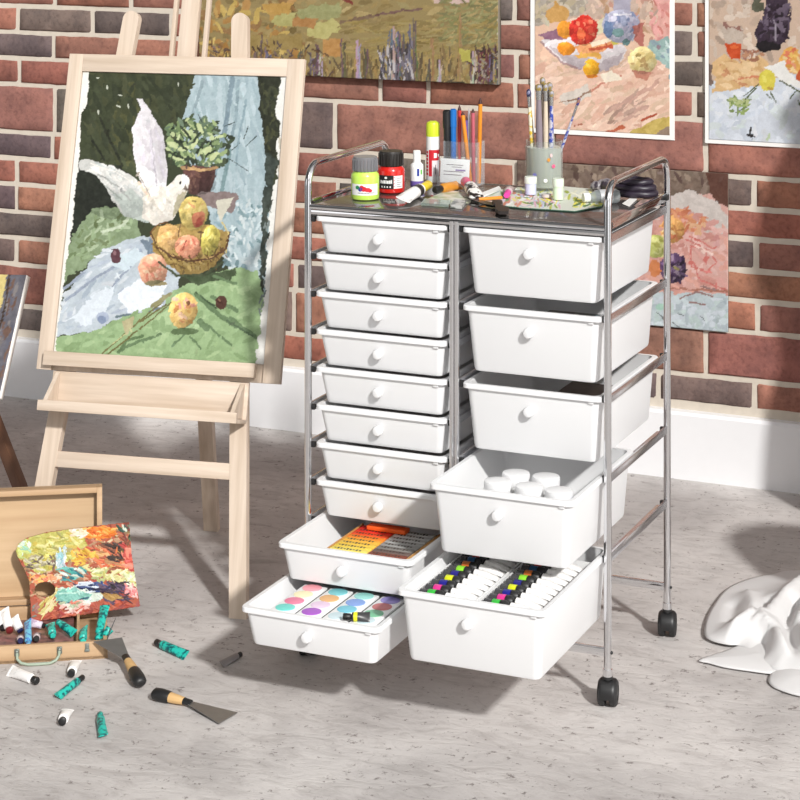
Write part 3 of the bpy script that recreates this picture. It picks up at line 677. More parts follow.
cv.line([(150, 232), (156, 246), (172, 256), (190, 260), (210, 258), (226, 248), (229, 232)], 1.6, (112, 78, 48)); cv.line([(150, 236), (160, 250), (178, 259), (202, 261), (222, 252)], 1.2, (196, 160, 104))
cv.line([(150, 232), (160, 223), (168, 222)], 1.5, (120, 84, 50)); cv.line([(222, 222), (229, 234), (226, 252)], 1.5, (206, 186, 120))
for i in range(7): cv.line([(162 + i * 9, 254 + 3 * math.sin(i)), (168 + i * 8, 270)], 0.8, (120, 90, 48), 0.3)
# loose fruit
cv.ell(153, 269, 15, 16, (216, 160, 132), 0.8, 8); cv.dabs(20, [(144, 260), (164, 262), (162, 280), (144, 280)], [(226, 176, 150), (206, 132, 110), (222, 190, 160), (180, 130, 100)], 7, 3, 40, 50); cv.ell(156, 283, 11, 3, (150, 140, 104), 0.6)
cv.ell(183, 310, 14, 18, (222, 186, 116), 0.7, 8, 12); cv.dabs(26, [(174, 298), (194, 302), (192, 324), (174, 324)], [(232, 200, 134), (212, 164, 96), (226, 160, 140), (196, 140, 90), (230, 190, 160)], 7, 3.2, 60, 40); cv.ell(188, 303, 2, 2.5, (120, 80, 56), 0.3)
cv.ell(116, 256, 5, 7.5, (92, 58, 66), 0.5, 10); cv.ell(114.5, 253, 1.5, 2.5, (140, 104, 110), 0.2); cv.ell(221, 302, 6, 7, (80, 52, 42), 0.7, 10); cv.dab(219, 300, 4, 1.5, 1, (140, 104, 84))
cv.shade(193, 213, 14.5, 17, 0.35); cv.shade(169, 237, 12.5, 13, 0.35); cv.shade(210, 240, 9, 16, 0.35); cv.shade(188, 247, 13, 12, 0.35); cv.shade(153, 269, 15, 16, 0.35); cv.shade(183, 310, 14, 18, 0.4); cv.shade(189, 252, 40, 25, 0.22); cv.shade(199, 180, 18, 15, 0.35); cv.shade(148, 150, 18, 52, 0.10, -0.9, 0.1); cv.shade(166, 204, 22, 22, 0.18); cv.shade(118, 190, 42, 30, 0.22, 0.2, -0.8)
for p in ([(150, 232), (156, 246), (172, 257), (190, 261), (210, 259), (226, 249), (230, 232)],): cv.line(p, 1.4, (84, 56, 40), 0.4)
for i in range(9): cv.line([(156 + i * 8, 247 + 9 * math.sin(math.pi * i / 8)), (163 + i * 8, 257 + 6 * math.sin(math.pi * i / 8))], 1.1, (92, 66, 40), 0.3)
cv.line([(158, 262), (176, 275), (204, 275), (222, 262)], 2.2, (70, 78, 56), 0.6); cv.line([(182, 250), (186, 240)], 1.0, (150, 90, 70), 0.3); cv.line([(180, 224), (178, 236)], 1.2, (120, 90, 60), 0.3); cv.line([(201, 232), (200, 246)], 1.4, (110, 84, 56), 0.4)
for p in ([(176, 140), (186, 150)], [(206, 140), (196, 152)], [(214, 150), (204, 158)], [(182, 128), (190, 138)], [(170, 152), (182, 158)], [(200, 132), (192, 142)], [(188, 156), (196, 162)]): cv.line(p, 2.4, (50, 60, 44), 0.9)
cv.line([(137, 172), (150, 196)], 1.2, (180, 170, 160), 0.5); cv.line([(90, 163), (116, 172), (134, 184)], 1.2, (236, 232, 226), 0.4); cv.line([(98, 174), (118, 186), (130, 200)], 1.6, (168, 170, 166), 0.8); cv.line([(106, 186), (122, 200)], 1.6, (160, 166, 160), 0.8); cv.line([(150, 130), (154, 160), (156, 186)], 1.3, (196, 190, 198), 0.7)
cv.smudge(450, 6, 2.0, 60, 60, 4)
# ragged paper margins
cv.poly([(48, 66), (88, 66), (88, 88), (86, 104), (82, 112), (80, 128), (80, 150), (77, 175), (74, 205), (71, 232), (66, 262), (62, 296), (58, 322), (56, 338), (55, 380), (48, 380)], (238, 236, 230), 1.1, 4)
cv.poly([(281, 66), (296, 66), (296, 380), (252, 380), (256, 352), (259, 335), (262, 315), (264, 296), (266, 260), (269, 230), (270, 205), (272, 190), (276, 178), (278, 160), (276, 145), (279, 128), (276, 108), (280, 90)], (236, 235, 230), 1.8, 5)
cv.dabs(26, [(266, 190), (272, 190), (264, 300), (258, 335)], [(70, 74, 66), (120, 130, 128), (56, 60, 50)], 8, 2, 95, 12); cv.dabs(14, [(282, 108), (288, 108), (284, 170), (278, 170)], [(206, 200, 184), (170, 160, 140)], 8, 3, 95, 10)
fp = thing('framed_painting', ez(XC + 0.012, 0.464, 0.008), 'framed painting of a white dove and fruit basket on the big easel', 'painting')
BX0, BX1, BS0, BS1 = -0.447, 0.0515, 0.452, 1.052; TO = 0.015
def bpart(x0, x1, s0, s1, o0, o1, name, m):
    b = MB(); c = ez((x0 + x1) / 2, (s0 + s1) / 2, (o0 + o1) / 2); rot = Matrix((EX, -EN, EW)).transposed()
    b.box((0, 0, 0), (x1 - x0, o1 - o0, s1 - s0), m, bevel=0.0008)
    o = b.obj(name, fp, local=True); o.location = c - fp.location; o.rotation_euler = rot.to_euler(); return o
PX0, PX1, PS0, PS1 = -0.4165, 0.0165, 0.43, 1.0165
fb = bpart(BX0, BX1, 0.427, BS1, 0.001, 0.008, 'backing_board', PINE)
bpart(BX0, PX0, 0.427, BS1, 0.0081, TO, 'frame_stile', PINE); bpart(PX1, BX1, 0.427, BS1, 0.0081, TO, 'frame_stile', PINE)
bpart(PX0, PX1, PS1, BS1, 0.0081, TO, 'frame_rail', PINEX)
painted('painted_sheet', ez(PX0 + 0.0006, 0.462, 0.0108), EX, EW, PX1 - PX0 - 0.0012, PS1 - 0.4625, cv, 0.0014, 0.00022, 0.0012, PAPER, fp, gain=0.80)
# painting_ledge front lip keeps the board from slipping

# ------------------------------------------------------------------ paintings on the wall
def wallpaint(name, x0, x1, z0, z1, cv, label, thick, edge, step, border=0.0, parts=True, rot=0.0, gain=0.82):
    y = WY - 0.0024 - thick
    ex = Vector((math.cos(rot), 0, math.sin(rot))); ey = Vector((-math.sin(rot), 0, math.cos(rot)))
    if border:
        t = thing(name, ((x0 + x1) / 2, y, z0), label, 'painting')
        b = MB(); b.box((0, 0, 0), (x1 - x0, thick, z1 - z0), PAPER); o = b.obj('paper_sheet', t, local=True)
        o.location = Vector(((x0 + x1) / 2, y + thick / 2, (z0 + z1) / 2)) - t.location
        painted('painted_area', (x0 + border, y - 0.0006, z0 + border), ex, ey, x1 - x0 - 2 * border, z1 - z0 - 2 * border, cv, step, 0.0001, 0.0005, PAPER, t, gain=gain)
    else:
        tag(painted(name, (x0, y, z0), ex, ey, x1 - x0, z1 - z0, cv, step, 0.0006, thick, edge, gain=gain), label, 'painting')
# meadow with lavender
cv = Cv(150, -110, 506, 90, (154, 136, 92), 1.6, 21)
cv.dabs(900, [(150, -110), (506, -110), (506, 90), (150, 90)], [(164, 142, 94), (150, 130, 86), (172, 152, 104), (142, 124, 84), (158, 144, 100)], 16, 4, -8, 25, 7)
cv.dabs(160, [(180, 0), (300, 0), (300, 60), (180, 80)], [(176, 134, 78), (186, 150, 88), (150, 116, 76), (130, 112, 72), (196, 168, 96)], 12, 5, 20, 60, 8)
cv.poly([(296, 8), (340, 4), (342, 18), (300, 20)], (158, 158, 110), 2); cv.poly([(276, 14), (296, 11), (293, 26), (280, 27), (270, 22)], (178, 172, 112), 1.5); cv.poly([(308, 24), (332, 18), (342, 28), (324, 38), (306, 36)], (188, 180, 118), 2.2)
cv.poly([(292, 18), (318, 18), (314, 27), (294, 26)], (176, 130, 80), 1.5); cv.poly([(262, 4), (292, 2), (290, 12), (268, 14)], (190, 152, 84), 1.5); cv.poly([(322, 38), (342, 38), (340, 56), (322, 58)], (186, 140, 84), 2)
cv.poly([(232, 36), (300, 34), (302, 48), (250, 52)], (158, 136, 84), 2); cv.poly([(300, -110), (506, -110), (506, -20), (400, -6), (300, -20)], (176, 170, 130), 4)
cv.poly([(430, -6), (474, -10), (470, 3), (434, 2)], (206, 180, 170), 1.5); cv.line([(334, -4), (352, 3)], 3, (130, 60, 54)); cv.line([(354, 18), (390, 12), (420, 8)], 2.5, (120, 92, 84), 1.2); cv.line([(340, 22), (372, 16)], 3.5, (126, 104, 82), 1.2)
cv.dabs(220, [(345, 20), (500, 20), (500, 60), (345, 60)], [(150, 132, 80), (162, 142, 88), (140, 122, 78), (156, 140, 92)], 14, 2, -6, 12, 5)
cv.dabs(150, [(440, 0), (502, 0), (502, 50), (440, 40)], [(140, 138, 92), (126, 122, 84), (156, 150, 104)], 10, 2, -15, 30, 6)
cv.dabs(300, [(180, 55), (502, 50), (502, 86), (180, 86)], [(150, 128, 84), (126, 104, 70), (110, 96, 70), (170, 142, 92), (100, 86, 66)], 14, 2, 88, 16, 7)
for x, t, c in ((262, 34, 0), (268, 50, 1), (300, 46, 0), (316, 40, 0), (312, 52, 1), (320, 50, 2), (343, 36, 0), (358, 40, 2), (366, 46, 0), (382, 52, 0), (390, 28, 1), (394, 26, 2), (398, 30, 1), (404, 34, 0), (410, 24, 1), (415, 17, 0), (432, 38, 3), (460, 12, 3), (474, 50, 2), (480, 46, 4), (486, 48, 4), (492, 52, 1), (496, 56, 0), (428, 56, 0), (440, 60, 2)):
    cc = ((104, 96, 86), (112, 106, 122), (176, 166, 164), (158, 124, 86), (110, 66, 72))[c]
    for j in range(4): cv.line([(x + random.uniform(-2, 2), t + random.uniform(0, 8)), (x + random.uniform(-3, 3), 84)], random.uniform(0.9, 2.2), [v + random.uniform(-16, 16) for v in cc], 0.8)
cv.dabs(200, [(186, 42), (260, 40), (330, 50), (330, 84), (186, 84)], [(108, 82, 60), (90, 76, 72), (140, 110, 70), (120, 100, 96), (84, 64, 54)], 8, 1.6, 60, 40, 8)
cv.dabs(90, [(380, 50), (412, 40), (412, 84), (380, 84)], [(92, 86, 92), (118, 112, 124), (70, 64, 66), (190, 184, 186)], 12, 1.8, 85, 10, 6); cv.dabs(60, [(470, 50), (502, 44), (502, 84), (470, 84)], [(88, 62, 60), (150, 138, 126), (70, 56, 50), (110, 90, 96)], 9, 1.6, 70, 30, 6)
cv.poly([(458, 48), (470, 50), (472, 62), (462, 62)], (184, 176, 90), 1.2); cv.dabs(60, [(497, -100), (504, -100), (504, 84), (497, 84)], [(140, 132, 112), (96, 86, 72), (180, 172, 152)], 4, 1.6, 20, 40)
cv.dabs(60, [(198, 80), (502, 82), (502, 88), (198, 86)], [(84, 74, 60)], 9, 2, 0, 10)
wallpaint('meadow_painting', -2.605, -1.797, 0.880, 1.30, cv, 'ochre meadow painting with dark stalks, unframed, on the wall above the jars', 0.02, CANVAS, 0.0024)
# still life with orange fruit
cv = Cv(528, -90, 682, 146, (226, 190, 166), 2.0, 31)
cv.poly([(526, -90), (682, -90), (682, 20), (526, 20)], (196, 172, 156), 2); cv.poly([(528, -90), (590, -90), (586, 12), (550, 20), (528, 30)], (176, 166, 154), 2.5); cv.poly([(652, -90), (682, -90), (682, 60), (655, 40)], (224, 170, 160), 2)
cv.dabs(200, [(532, -90), (590, -90), (584, 14), (532, 22)], [(180, 170, 156), (164, 154, 140), (190, 176, 150), (196, 184, 166)], 12, 5, -40, 40, 6)
cv.dabs(140, [(588, -60), (660, -60), (655, 45), (640, 40), (590, 10)], [(216, 180, 160), (196, 150, 134), (222, 196, 176), (186, 150, 120)], 11, 4, 70, 40, 7); cv.dabs(60, [(654, -40), (674, -40), (674, 50), (650, 40)], [(230, 170, 164), (220, 156, 150), (206, 130, 120)], 12, 4, 75, 20)
cv.poly([(532, 52), (560, 56), (620, 64), (676, 60), (676, 140), (530, 140)], (228, 192, 168), 2)
cv.dabs(420, [(532, 60), (676, 62), (674, 140), (534, 136)], [(232, 198, 178), (226, 188, 166), (236, 206, 186), (218, 176, 156), (228, 192, 172), (216, 186, 162)], 20, 5, -28, 18, 4)
cv.poly([(560, 95), (586, 84), (592, 94), (580, 100), (564, 104)], (216, 206, 196), 1.5); cv.line([(560, 102), (576, 98), (590, 90)], 1.8, (150, 120, 100), 1); cv.line([(592, 90), (606, 80), (620, 76)], 2, (196, 130, 110), 1)
cv.poly([(612, 108), (640, 90), (660, 78), (640, 108), (618, 122)], (206, 166, 150), 2); cv.dabs(40, [(605, 110), (640, 90), (645, 110), (610, 128)], [(196, 160, 146), (222, 190, 170), (180, 150, 136)], 14, 3, -38, 10)
cv.poly([(628, 132), (650, 122), (676, 114), (676, 134), (640, 140)], (196, 172, 96), 1.5, 10); cv.poly([(646, 136), (676, 124), (676, 140)], (150, 130, 112), 1.5); cv.line([(642, 120), (656, 114)], 2.5, (170, 80, 56)); cv.line([(606, 134), (622, 126)], 4, (190, 104, 76), 1.2); cv.line([(574, 126), (582, 124)], 2, (170, 110, 90))
# plate, fruit
cv.poly([(541, 40), (556, 34), (600, 46), (628, 44), (622, 60), (604, 70), (576, 67), (556, 58)], (222, 214, 216), 1, 7); cv.poly([(548, 46), (600, 62), (624, 52), (618, 64), (600, 71), (574, 68)], (190, 178, 182), 1.2, 8); cv.line([(541, 42), (562, 62), (580, 69)], 2, (170, 140, 140))
cv.ell(557, 14, 12, 9, (206, 160, 96), 1.2, 9); cv.poly([(538, 34), (560, 28), (566, 40), (546, 40)], (150, 110, 130), 1.5)
cv.ell(565, 30, 9, 9, (226, 150, 56), 1, 9); cv.ell(566, 48, 9, 7, (230, 146, 48), 0.8, 9); cv.ell(583, 30, 14.5, 14.5, (200, 56, 46), 1.2, 9); cv.dabs(24, [(574, 20), (592, 18), (596, 38), (576, 42)], [(222, 84, 66), (178, 40, 40), (230, 130, 100), (210, 60, 50)], 7, 3.5, 30, 50); cv.ell(581, 34, 4, 5, (232, 110, 70), 0.8)
cv.poly([(574, 46), (594, 42), (618, 36), (616, 44), (600, 52), (580, 54)], (226, 160, 110), 1.2, 10); cv.poly([(590, 42), (616, 36), (612, 41), (592, 46)], (238, 222, 196), 0.8); cv.line([(590, 49), (612, 46)], 3, (190, 90, 60), 0.9); cv.poly([(574, 54), (598, 52), (602, 57), (580, 58)], (230, 176, 90), 1); cv.ell(615, 40, 4, 5, (196, 186, 90), 0.8)
cv.poly([(596, 22), (604, 16), (606, 30), (598, 34)], (222, 214, 180), 1.2)
cv.ell(591, 68, 8.5, 9, (236, 172, 44), 0.6, 9); cv.dab(588, 65, 6, 4, 0.6, (244, 200, 80)); cv.ell(592, 76, 6, 2, (214, 130, 50), 0.5)
# vase
cv.poly([(613, -90), (632, -90), (630, 6), (630, 14), (614, 14)], (172, 168, 184), 0.8, 8); cv.ell(621, 26, 19, 17, (170, 170, 188), 0.8, 9); cv.dabs(50, [(606, 16), (636, 14), (638, 36), (608, 40)], [(150, 156, 180), (190, 188, 204), (120, 130, 160), (176, 170, 190)], 8, 3.5, 60, 50)
cv.ell(608, 30, 5, 8, (104, 124, 156), 1); cv.ell(618, 32, 6, 4.5, (120, 152, 152), 1); cv.ell(626, 42, 4, 3, (100, 130, 130), 0.8); cv.poly([(632, 26), (644, 22), (642, 46), (634, 42)], (180, 110, 100), 1.8); cv.line([(614, 14), (630, 14)], 2, (210, 208, 216))
# yellow apple and teal cloth
cv.ell(656, 52, 13, 8, (176, 190, 190), 1.5, 9); cv.poly([(646, 44), (668, 36), (676, 46), (676, 72), (664, 66)], (150, 176, 172), 2, 10); cv.dabs(26, [(648, 42), (674, 40), (674, 76), (664, 66)], [(170, 196, 190), (130, 150, 160), (190, 206, 204), (150, 130, 140)], 8, 3, 50, 40); cv.ell(671, 77, 3, 5, (60, 130, 140), 0.5)
cv.ell(642, 60, 14, 14, (220, 202, 146), 0.7, 8); cv.dabs(26, [(632, 52), (652, 50), (652, 68), (632, 70)], [(232, 218, 166), (206, 184, 122), (224, 206, 150), (190, 160, 110)], 8, 4, 30, 50); cv.ell(638, 55, 3, 2, (150, 130, 80), 0.5); cv.poly([(632, 70), (652, 72), (646, 80), (636, 78)], (190, 130, 110), 1.2)
cv.poly([(600, 74), (612, 70), (622, 80), (604, 82)], (238, 226, 206), 1.2)
cv.shade(583, 30, 15, 15, 0.3); cv.shade(565, 30, 9, 9, 0.25); cv.shade(566, 48, 9, 7, 0.25); cv.shade(591, 68, 9, 9, 0.25); cv.shade(642, 60, 14, 14, 0.25); cv.shade(621, 26, 19, 17, 0.28); cv.shade(585, 54, 45, 20, 0.15)
cv.smudge(260, 7, 2.6, -20, 50, 5)
wallpaint('still_life_painting', -1.722, -1.371, 0.770, 1.235, cv, 'white bordered still life of oranges, red fruit and a lilac vase above the brush jar', 0.0025, PAPER, 0.0016, 0.011, gain=0.9)
# still life with dark vase
cv = Cv(700, -100, 930, 150, (206, 180, 160), 1.8, 41)
cv.dabs(220, [(700, -100), (900, -100), (900, 60), (700, 60)], [(206, 186, 170), (190, 166, 148), (216, 198, 182), (178, 158, 142)], 14, 6, 60, 50, 6)
cv.poly([(700, 84), (762, 76), (930, 70), (930, 150), (700, 150)], (214, 220, 230), 2.5, 6); cv.dabs(220, [(706, 92), (900, 80), (900, 148), (706, 148)], [(222, 228, 238), (206, 214, 226), (214, 222, 224), (226, 230, 236)], 14, 6, 20, 60, 5)
cv.poly([(712, 62), (724, 52), (742, 64), (760, 54), (768, 62), (770, 78), (758, 86), (728, 90), (712, 92), (716, 78), (712, 74)], (222, 184, 134), 1.4, 8); cv.dabs(50, [(714, 64), (760, 60), (764, 80), (720, 88)], [(228, 192, 146), (212, 172, 120), (232, 200, 156), (206, 150, 110)], 12, 4, 10, 30); cv.line([(738, 79), (758, 76)], 1.6, (206, 130, 96)); cv.poly([(707, 64), (713, 64), (711, 75), (713, 86), (707, 84)], (120, 100, 92), 1)
cv.poly([(722, 26), (744, 28), (743, 44), (724, 44)], (196, 180, 166), 1.4, 8); cv.line([(724, 25), (742, 30)], 1.6, (150, 110, 100)); cv.poly([(724, 43), (742, 44), (740, 58), (732, 58), (726, 50)], (206, 84, 44), 1, 9); cv.dab(734, 47, 9, 3, 0.1, (226, 110, 60)); cv.dabs(12, [(744, 50), (764, 50), (760, 62), (744, 60)], [(170, 120, 96), (190, 140, 110), (150, 104, 90)], 8, 3, 30, 40)
cv.poly([(764, -100), (788, -100), (787, -2), (786, 8), (790, 26), (786, 42), (770, 50), (756, 44), (754, 34), (762, 16), (766, 6)], (62, 48, 62), 1.2, 10); cv.dabs(70, [(764, 4), (788, 4), (790, 36), (758, 42)], [(50, 36, 48), (84, 70, 88), (40, 30, 38), (110, 96, 112)], 9, 3.5, 70, 40, 6); cv.poly([(752, -60), (764, -60), (764, 12), (752, 10)], (92, 92, 76), 1.5, 12); cv.line([(774, 20), (776, 40)], 1.6, (150, 140, 152)); cv.ell(768, 46, 13, 5, (30, 24, 28), 1.2)
cv.ell(792, 60, 13, 13, (228, 172, 92), 1, 9); cv.dabs(26, [(782, 52), (804, 50), (804, 72), (784, 70)], [(226, 130, 96), (236, 196, 110), (222, 150, 110), (236, 206, 150)], 8, 3.4, 40, 60); cv.ell(803, 76, 7, 10, (204, 96, 56), 1, 9)
cv.poly([(764, 66), (784, 60), (790, 74), (806, 86), (806, 92), (784, 82)], (238, 236, 232), 1, 5); cv.line([(780, 80), (800, 92)], 1.6, (90, 96, 70)); cv.ell(767, 80, 8.5, 11, (220, 206, 84), 0.7, 9); cv.dab(764, 78, 9, 4, 1.2, (232, 222, 110)); cv.dab(770, 88, 7, 3, 0.2, (190, 160, 70))
for p in ([(758, 84), (744, 96)], [(756, 88), (744, 100)], [(770, 92), (776, 102)], [(766, 94), (772, 100)], [(744, 108), (736, 112)], [(796, 90), (790, 98)], [(798, 100), (802, 110)]): cv.line(p, 1.2, (84, 96, 60), 0.4)
cv.dabs(26, [(730, 98), (750, 98), (750, 112), (732, 114)], [(150, 170, 104), (186, 196, 140), (120, 140, 84)], 9, 2.6, 30, 70); cv.poly([(750, 126), (752, 126), (751, 134), (753, 141), (749, 134)], (44, 40, 40), 0.3); cv.dab(768, 137, 8, 3, 2, (190, 206, 170))
cv.smudge(300, 8, 3, 20, 60, 4)
wallpaint('dark_vase_painting', -1.299, -0.875, 0.768, 1.25, cv, 'still life with a dark purple vase and yellow pear, farthest right on the wall', 0.0025, PAPER, 0.002, 0.009)
# pink still life low behind the cart
cv = Cv(512, 156, 736, 338, (214, 168, 158), 1.8, 51)
cv.poly([(512, 156), (736, 156), (736, 192), (640, 196), (512, 200)], (122, 104, 92), 2, 8); cv.dabs(160, [(514, 158), (734, 166), (734, 188), (514, 198)], [(110, 92, 82), (134, 116, 104), (96, 76, 70), (150, 132, 116)], 12, 4, 75, 40, 6); cv.poly([(704, 168), (736, 168), (736, 210), (716, 204)], (96, 64, 54), 1.5, 6)
cv.poly([(654, 196), (690, 190), (716, 202), (732, 222), (732, 236), (690, 226), (640, 216), (600, 220), (600, 204)], (206, 196, 190), 2, 8)
cv.dabs(260, [(600, 214), (690, 212), (732, 232), (732, 296), (600, 296)], [(218, 172, 164), (208, 156, 148), (224, 184, 176), (202, 146, 136), (220, 166, 152)], 15, 5, 30, 40, 5)
cv.dabs(50, [(670, 206), (706, 216), (700, 232), (670, 226)], [(214, 150, 110), (206, 130, 100), (222, 176, 140)], 10, 4, 20, 40)
cv.ell(672, 230, 12, 13, (214, 160, 96), 1, 10); cv.dabs(26, [(662, 222), (682, 220), (682, 240), (664, 240)], [(226, 180, 120), (204, 120, 84), (232, 200, 150), (190, 130, 80)], 7, 3, 40, 60); cv.ell(656, 246, 11, 12, (186, 190, 112), 1, 10); cv.dabs(16, [(648, 238), (666, 238), (666, 256), (650, 256)], [(206, 206, 140), (160, 160, 84)], 7, 3, 40, 60)
cv.ell(673, 268, 13, 15, (84, 62, 92), 1, 10); cv.dabs(34, [(662, 258), (684, 256), (684, 280), (664, 282)], [(70, 50, 80), (120, 96, 130), (56, 40, 60), (150, 130, 150)], 7, 3, 40, 70); cv.dab(676, 268, 7, 3, 0.5, (150, 140, 90)); cv.ell(655, 268, 6, 8, (206, 130, 84), 1)
for p in ([(690, 246), (708, 250), (716, 262), (708, 272), (692, 266), (690, 248)], [(690, 236), (712, 248), (718, 244)], [(694, 262), (700, 280), (726, 290)], [(706, 250), (706, 264)], [(686, 240), (700, 246)]): cv.line(p, 1.6, (206, 120, 112), 0.9)
cv.line([(696, 246), (712, 254)], 2.5, (238, 206, 196)); cv.line([(640, 290), (680, 288), (732, 292)], 2.4, (170, 116, 100), 1.2)
cv.poly([(600, 294), (650, 292), (700, 292), (736, 296), (736, 338), (600, 338)], (190, 202, 206), 1.6, 7); cv.dabs(110, [(640, 298), (732, 298), (732, 334), (640, 330)], [(200, 212, 216), (180, 192, 198), (190, 206, 204), (206, 214, 222)], 12, 5, 15, 50, 5)
for p in ([(680, 298), (696, 292), (712, 296)], [(690, 302), (704, 304)], [(700, 286), (716, 290)]): cv.line(p, 1.8, (150, 120, 116), 0.8)
for p in ([(656, 312), (664, 318)], [(676, 312), (684, 316)], [(672, 322), (682, 330)], [(700, 316), (706, 322)]): cv.line(p, 1, (110, 116, 116), 0.3)
cv.ell(661, 307, 6, 3, (170, 206, 190), 0.8)
cv.shade(672, 230, 12, 13, 0.3); cv.shade(656, 246, 11, 12, 0.3); cv.shade(673, 268, 13, 15, 0.4)
cv.smudge(200, 8, 3, 30, 60, 5)
wallpaint('pink_still_life_painting', -1.755, -1.245, 0.342, 0.7015, cv, 'unframed pink still life with a dark plum, hung low behind the cart', 0.004, CANVAS, 0.0022)

# ------------------------------------------------------------------ second easel at the left edge
cb = CAM + ray(1, 398) * 4.30; ct = CAM + ray(28.5, 275) * 4.42; ev = (ct - cb); eh = Vector((1, 0, 0.02)); eh = (eh - ev.normalized() * eh.dot(ev.normalized())).normalized()
cvx = Cv(-260, 250, 40, 420, (120, 110, 100), 1.0, 61)
cvx.dabs(500, [(-260, 250), (40, 250), (40, 420), (-260, 420)], [(120, 116, 116), (96, 88, 84), (150, 130, 100), (206, 176, 96), (80, 74, 80)], 22, 6, 105, 12, 8)
cvx.poly([(6, 270), (30, 270), (2, 410), (-20, 410)], (104, 102, 110), 1.5, 8); cvx.dabs(40, [(8, 272), (26, 272), (0, 390), (-14, 390)], [(96, 96, 108), (130, 124, 124), (110, 86, 76)], 14, 3, 104, 8); cvx.poly([(-30, 268), (7, 270), (2, 300), (-12, 345), (-30, 380)], (214, 196, 130), 1.2, 8); cvx.line([(9, 272), (4, 310), (-6, 345)], 2, (64, 50, 40))
tag(painted('leaning_canvas', cb - eh * 0.42, eh, ev, 0.415, ev.length, cvx, 0.003, 0.001, 0.016, plain('canvas_side', (238, 236, 232), 0.8), gain=0.9), 'canvas with white edges on the dark easel cut off at the left', 'painting')
w2 = ev.normalized(); n2 = eh.cross(w2).normalized()
e2 = thing('dark_easel', Vector((cb.x - 0.21, cb.y + 0.05, 0)), 'dark brown easel at the left edge behind the paint box', 'easel')
pa = onp(24, 500, cb - n2 * 0.03, n2)
f2 = fl(33, 520); f3 = CAM + ray(-4, 425) * ((f2 - CAM).dot(FWD) - 0.02)
dv = (f3 - f2).normalized(); zt_ = 0.62
b = MB(); b.bar(f2, f2 + dv * (0.40 / dv.z), 0.026, 0.02, BROWNW, bevel=0.001); b.obj('rear_leg', e2)
for k in (-0.38, -0.20):
    p = cb + eh * k - n2 * 0.03; p0 = p - w2 * (p.z / w2.z); b = MB(); b.bar(p0, p + w2 * 0.5, 0.03, 0.018, BROWNW, eh, bevel=0.001); b.obj('front_leg', e2)
b = MB(); p = cb - eh * 0.21 + n2 * 0.002 - w2 * 0.008; b.bar(p - eh * 0.21, p + eh * 0.19, 0.014, 0.05, BROWNW, w2, bevel=0.001); b.obj('ledge', e2)

# ------------------------------------------------------------------ paint tubes
def blotch(name, c0, c1, scale=90, pos=(0.45, 0.55)):
    if name in MATS: return MATS[name]
    m, nt, b = nodes(name); tc = N(nt, 'ShaderNodeTexCoord'); nz = N(nt, 'ShaderNodeTexNoise', Scale=scale, Detail=2.0)
    nt.links.new(tc.outputs['Object'], nz.inputs['Vector']); r = N(nt, 'ShaderNodeValToRGB')
    r.color_ramp.elements[0].position, r.color_ramp.elements[1].position = pos; r.color_ramp.elements[0].color = lin(c0); r.color_ramp.elements[1].color = lin(c1)
    nt.links.new(nz.outputs['Fac'], r.inputs[0]); nt.links.new(r.outputs[0], b.inputs['Base Color']); b.inputs['Roughness'].default_value = 0.35
    MATS[name] = m; return m
TEAL = blotch('teal_paint_tube', (14, 84, 90), (40, 184, 168), 130, (0.42, 0.55)); BLUET = blotch('blue_paint_tube', (60, 110, 180), (110, 190, 220), 110)
TUBEW = blotch('white_tube', (200, 198, 196), (240, 238, 236), 120, (0.25, 0.4)); LILAC = blotch('lilac_tube', (190, 170, 196), (226, 214, 228), 90)
def colr(name, c, rough=0.4): return plain(name, c, rough, var=0.05)
NAVY = colr('navy_cap', (30, 34, 78)); REDC = colr('red_cap', (190, 40, 44)); DKRED = colr('dark_red_cap', (120, 36, 38))
def tube(label, pc, pe, r, body, cap, group=None, capf=0.17, up=(0.35, -0.75, 0.65), yo=0.15, name='paint_tube', band=None):
    """squeezed paint tube from its cap end pc to its crimped end pe (axis points)"""
    pc = Vector(pc); pe = Vector(pe); L = (pe - pc).length; z = (pe - pc).normalized(); u = Vector(up); y = (u - z * u.dot(z)).normalized(); x = y.cross(z)
    t = thing(name, ((pc + pe) / 2) - y * r, label, 'paint tube', group)
    rings = []; n = 16; c0 = L * capf
    for f, a, bq in ((0.0, 0.45, 0.45), (0.02, 0.55, 0.55), (0.06, 0.98, 0.98), (0.10, 1.0, 1.0), (0.45, 1.03, 0.92), (0.75, 1.12, 0.55), (0.93, 1.22, 0.2), (0.935, 1.24, 0.24), (1.0, 1.24, 0.16)):
        p = pc + z * (c0 + (L - c0) * f) - y * r * (1 - bq) * yo
        rings.append([p + x * (r * a * math.cos(2 * math.pi * i / n)) + y * (r * bq * math.sin(2 * math.pi * i / n)) for i in range(n)])
    b = MB(); b.ringloft(rings, body); b.obj('tube_body', t)
    b = MB(); rc = r * 0.78; b.lathe([(rc * 0.8, 0), (rc, c0 * 0.12), (rc * 0.92, c0 * 0.9), (rc * 0.7, c0)], cap, pc, z, 14); b.obj('cap', t)
    if band:
        b = MB(); q = [pc + z * (c0 + (L - c0) * f) for f in (0.14, 0.34)]
        b.lathe([(r * 1.03, 0), (r * 1.035, (q[1] - q[0]).length)], band, q[0], z, 16, (False, False)); b.obj('colour_band', t)
    return t
GF = 'paint tubes scattered on the floor'
def ftube(label, uvc, uve, r, body, cap, **k):
    a = fl(*uvc, r); e = fl(*uve, r); return tube(label, a, e, r, body, cap, GF, **k)
ftube('white paint tube with black cap on the floor below the box handle', (37.5, 681), (9, 670), 0.0085, TUBEW, BLACK)
ftube('small white paint tube on the floor under the box front corner', (71, 674), (76, 660), 0.0085, TUBEW, BLACK)
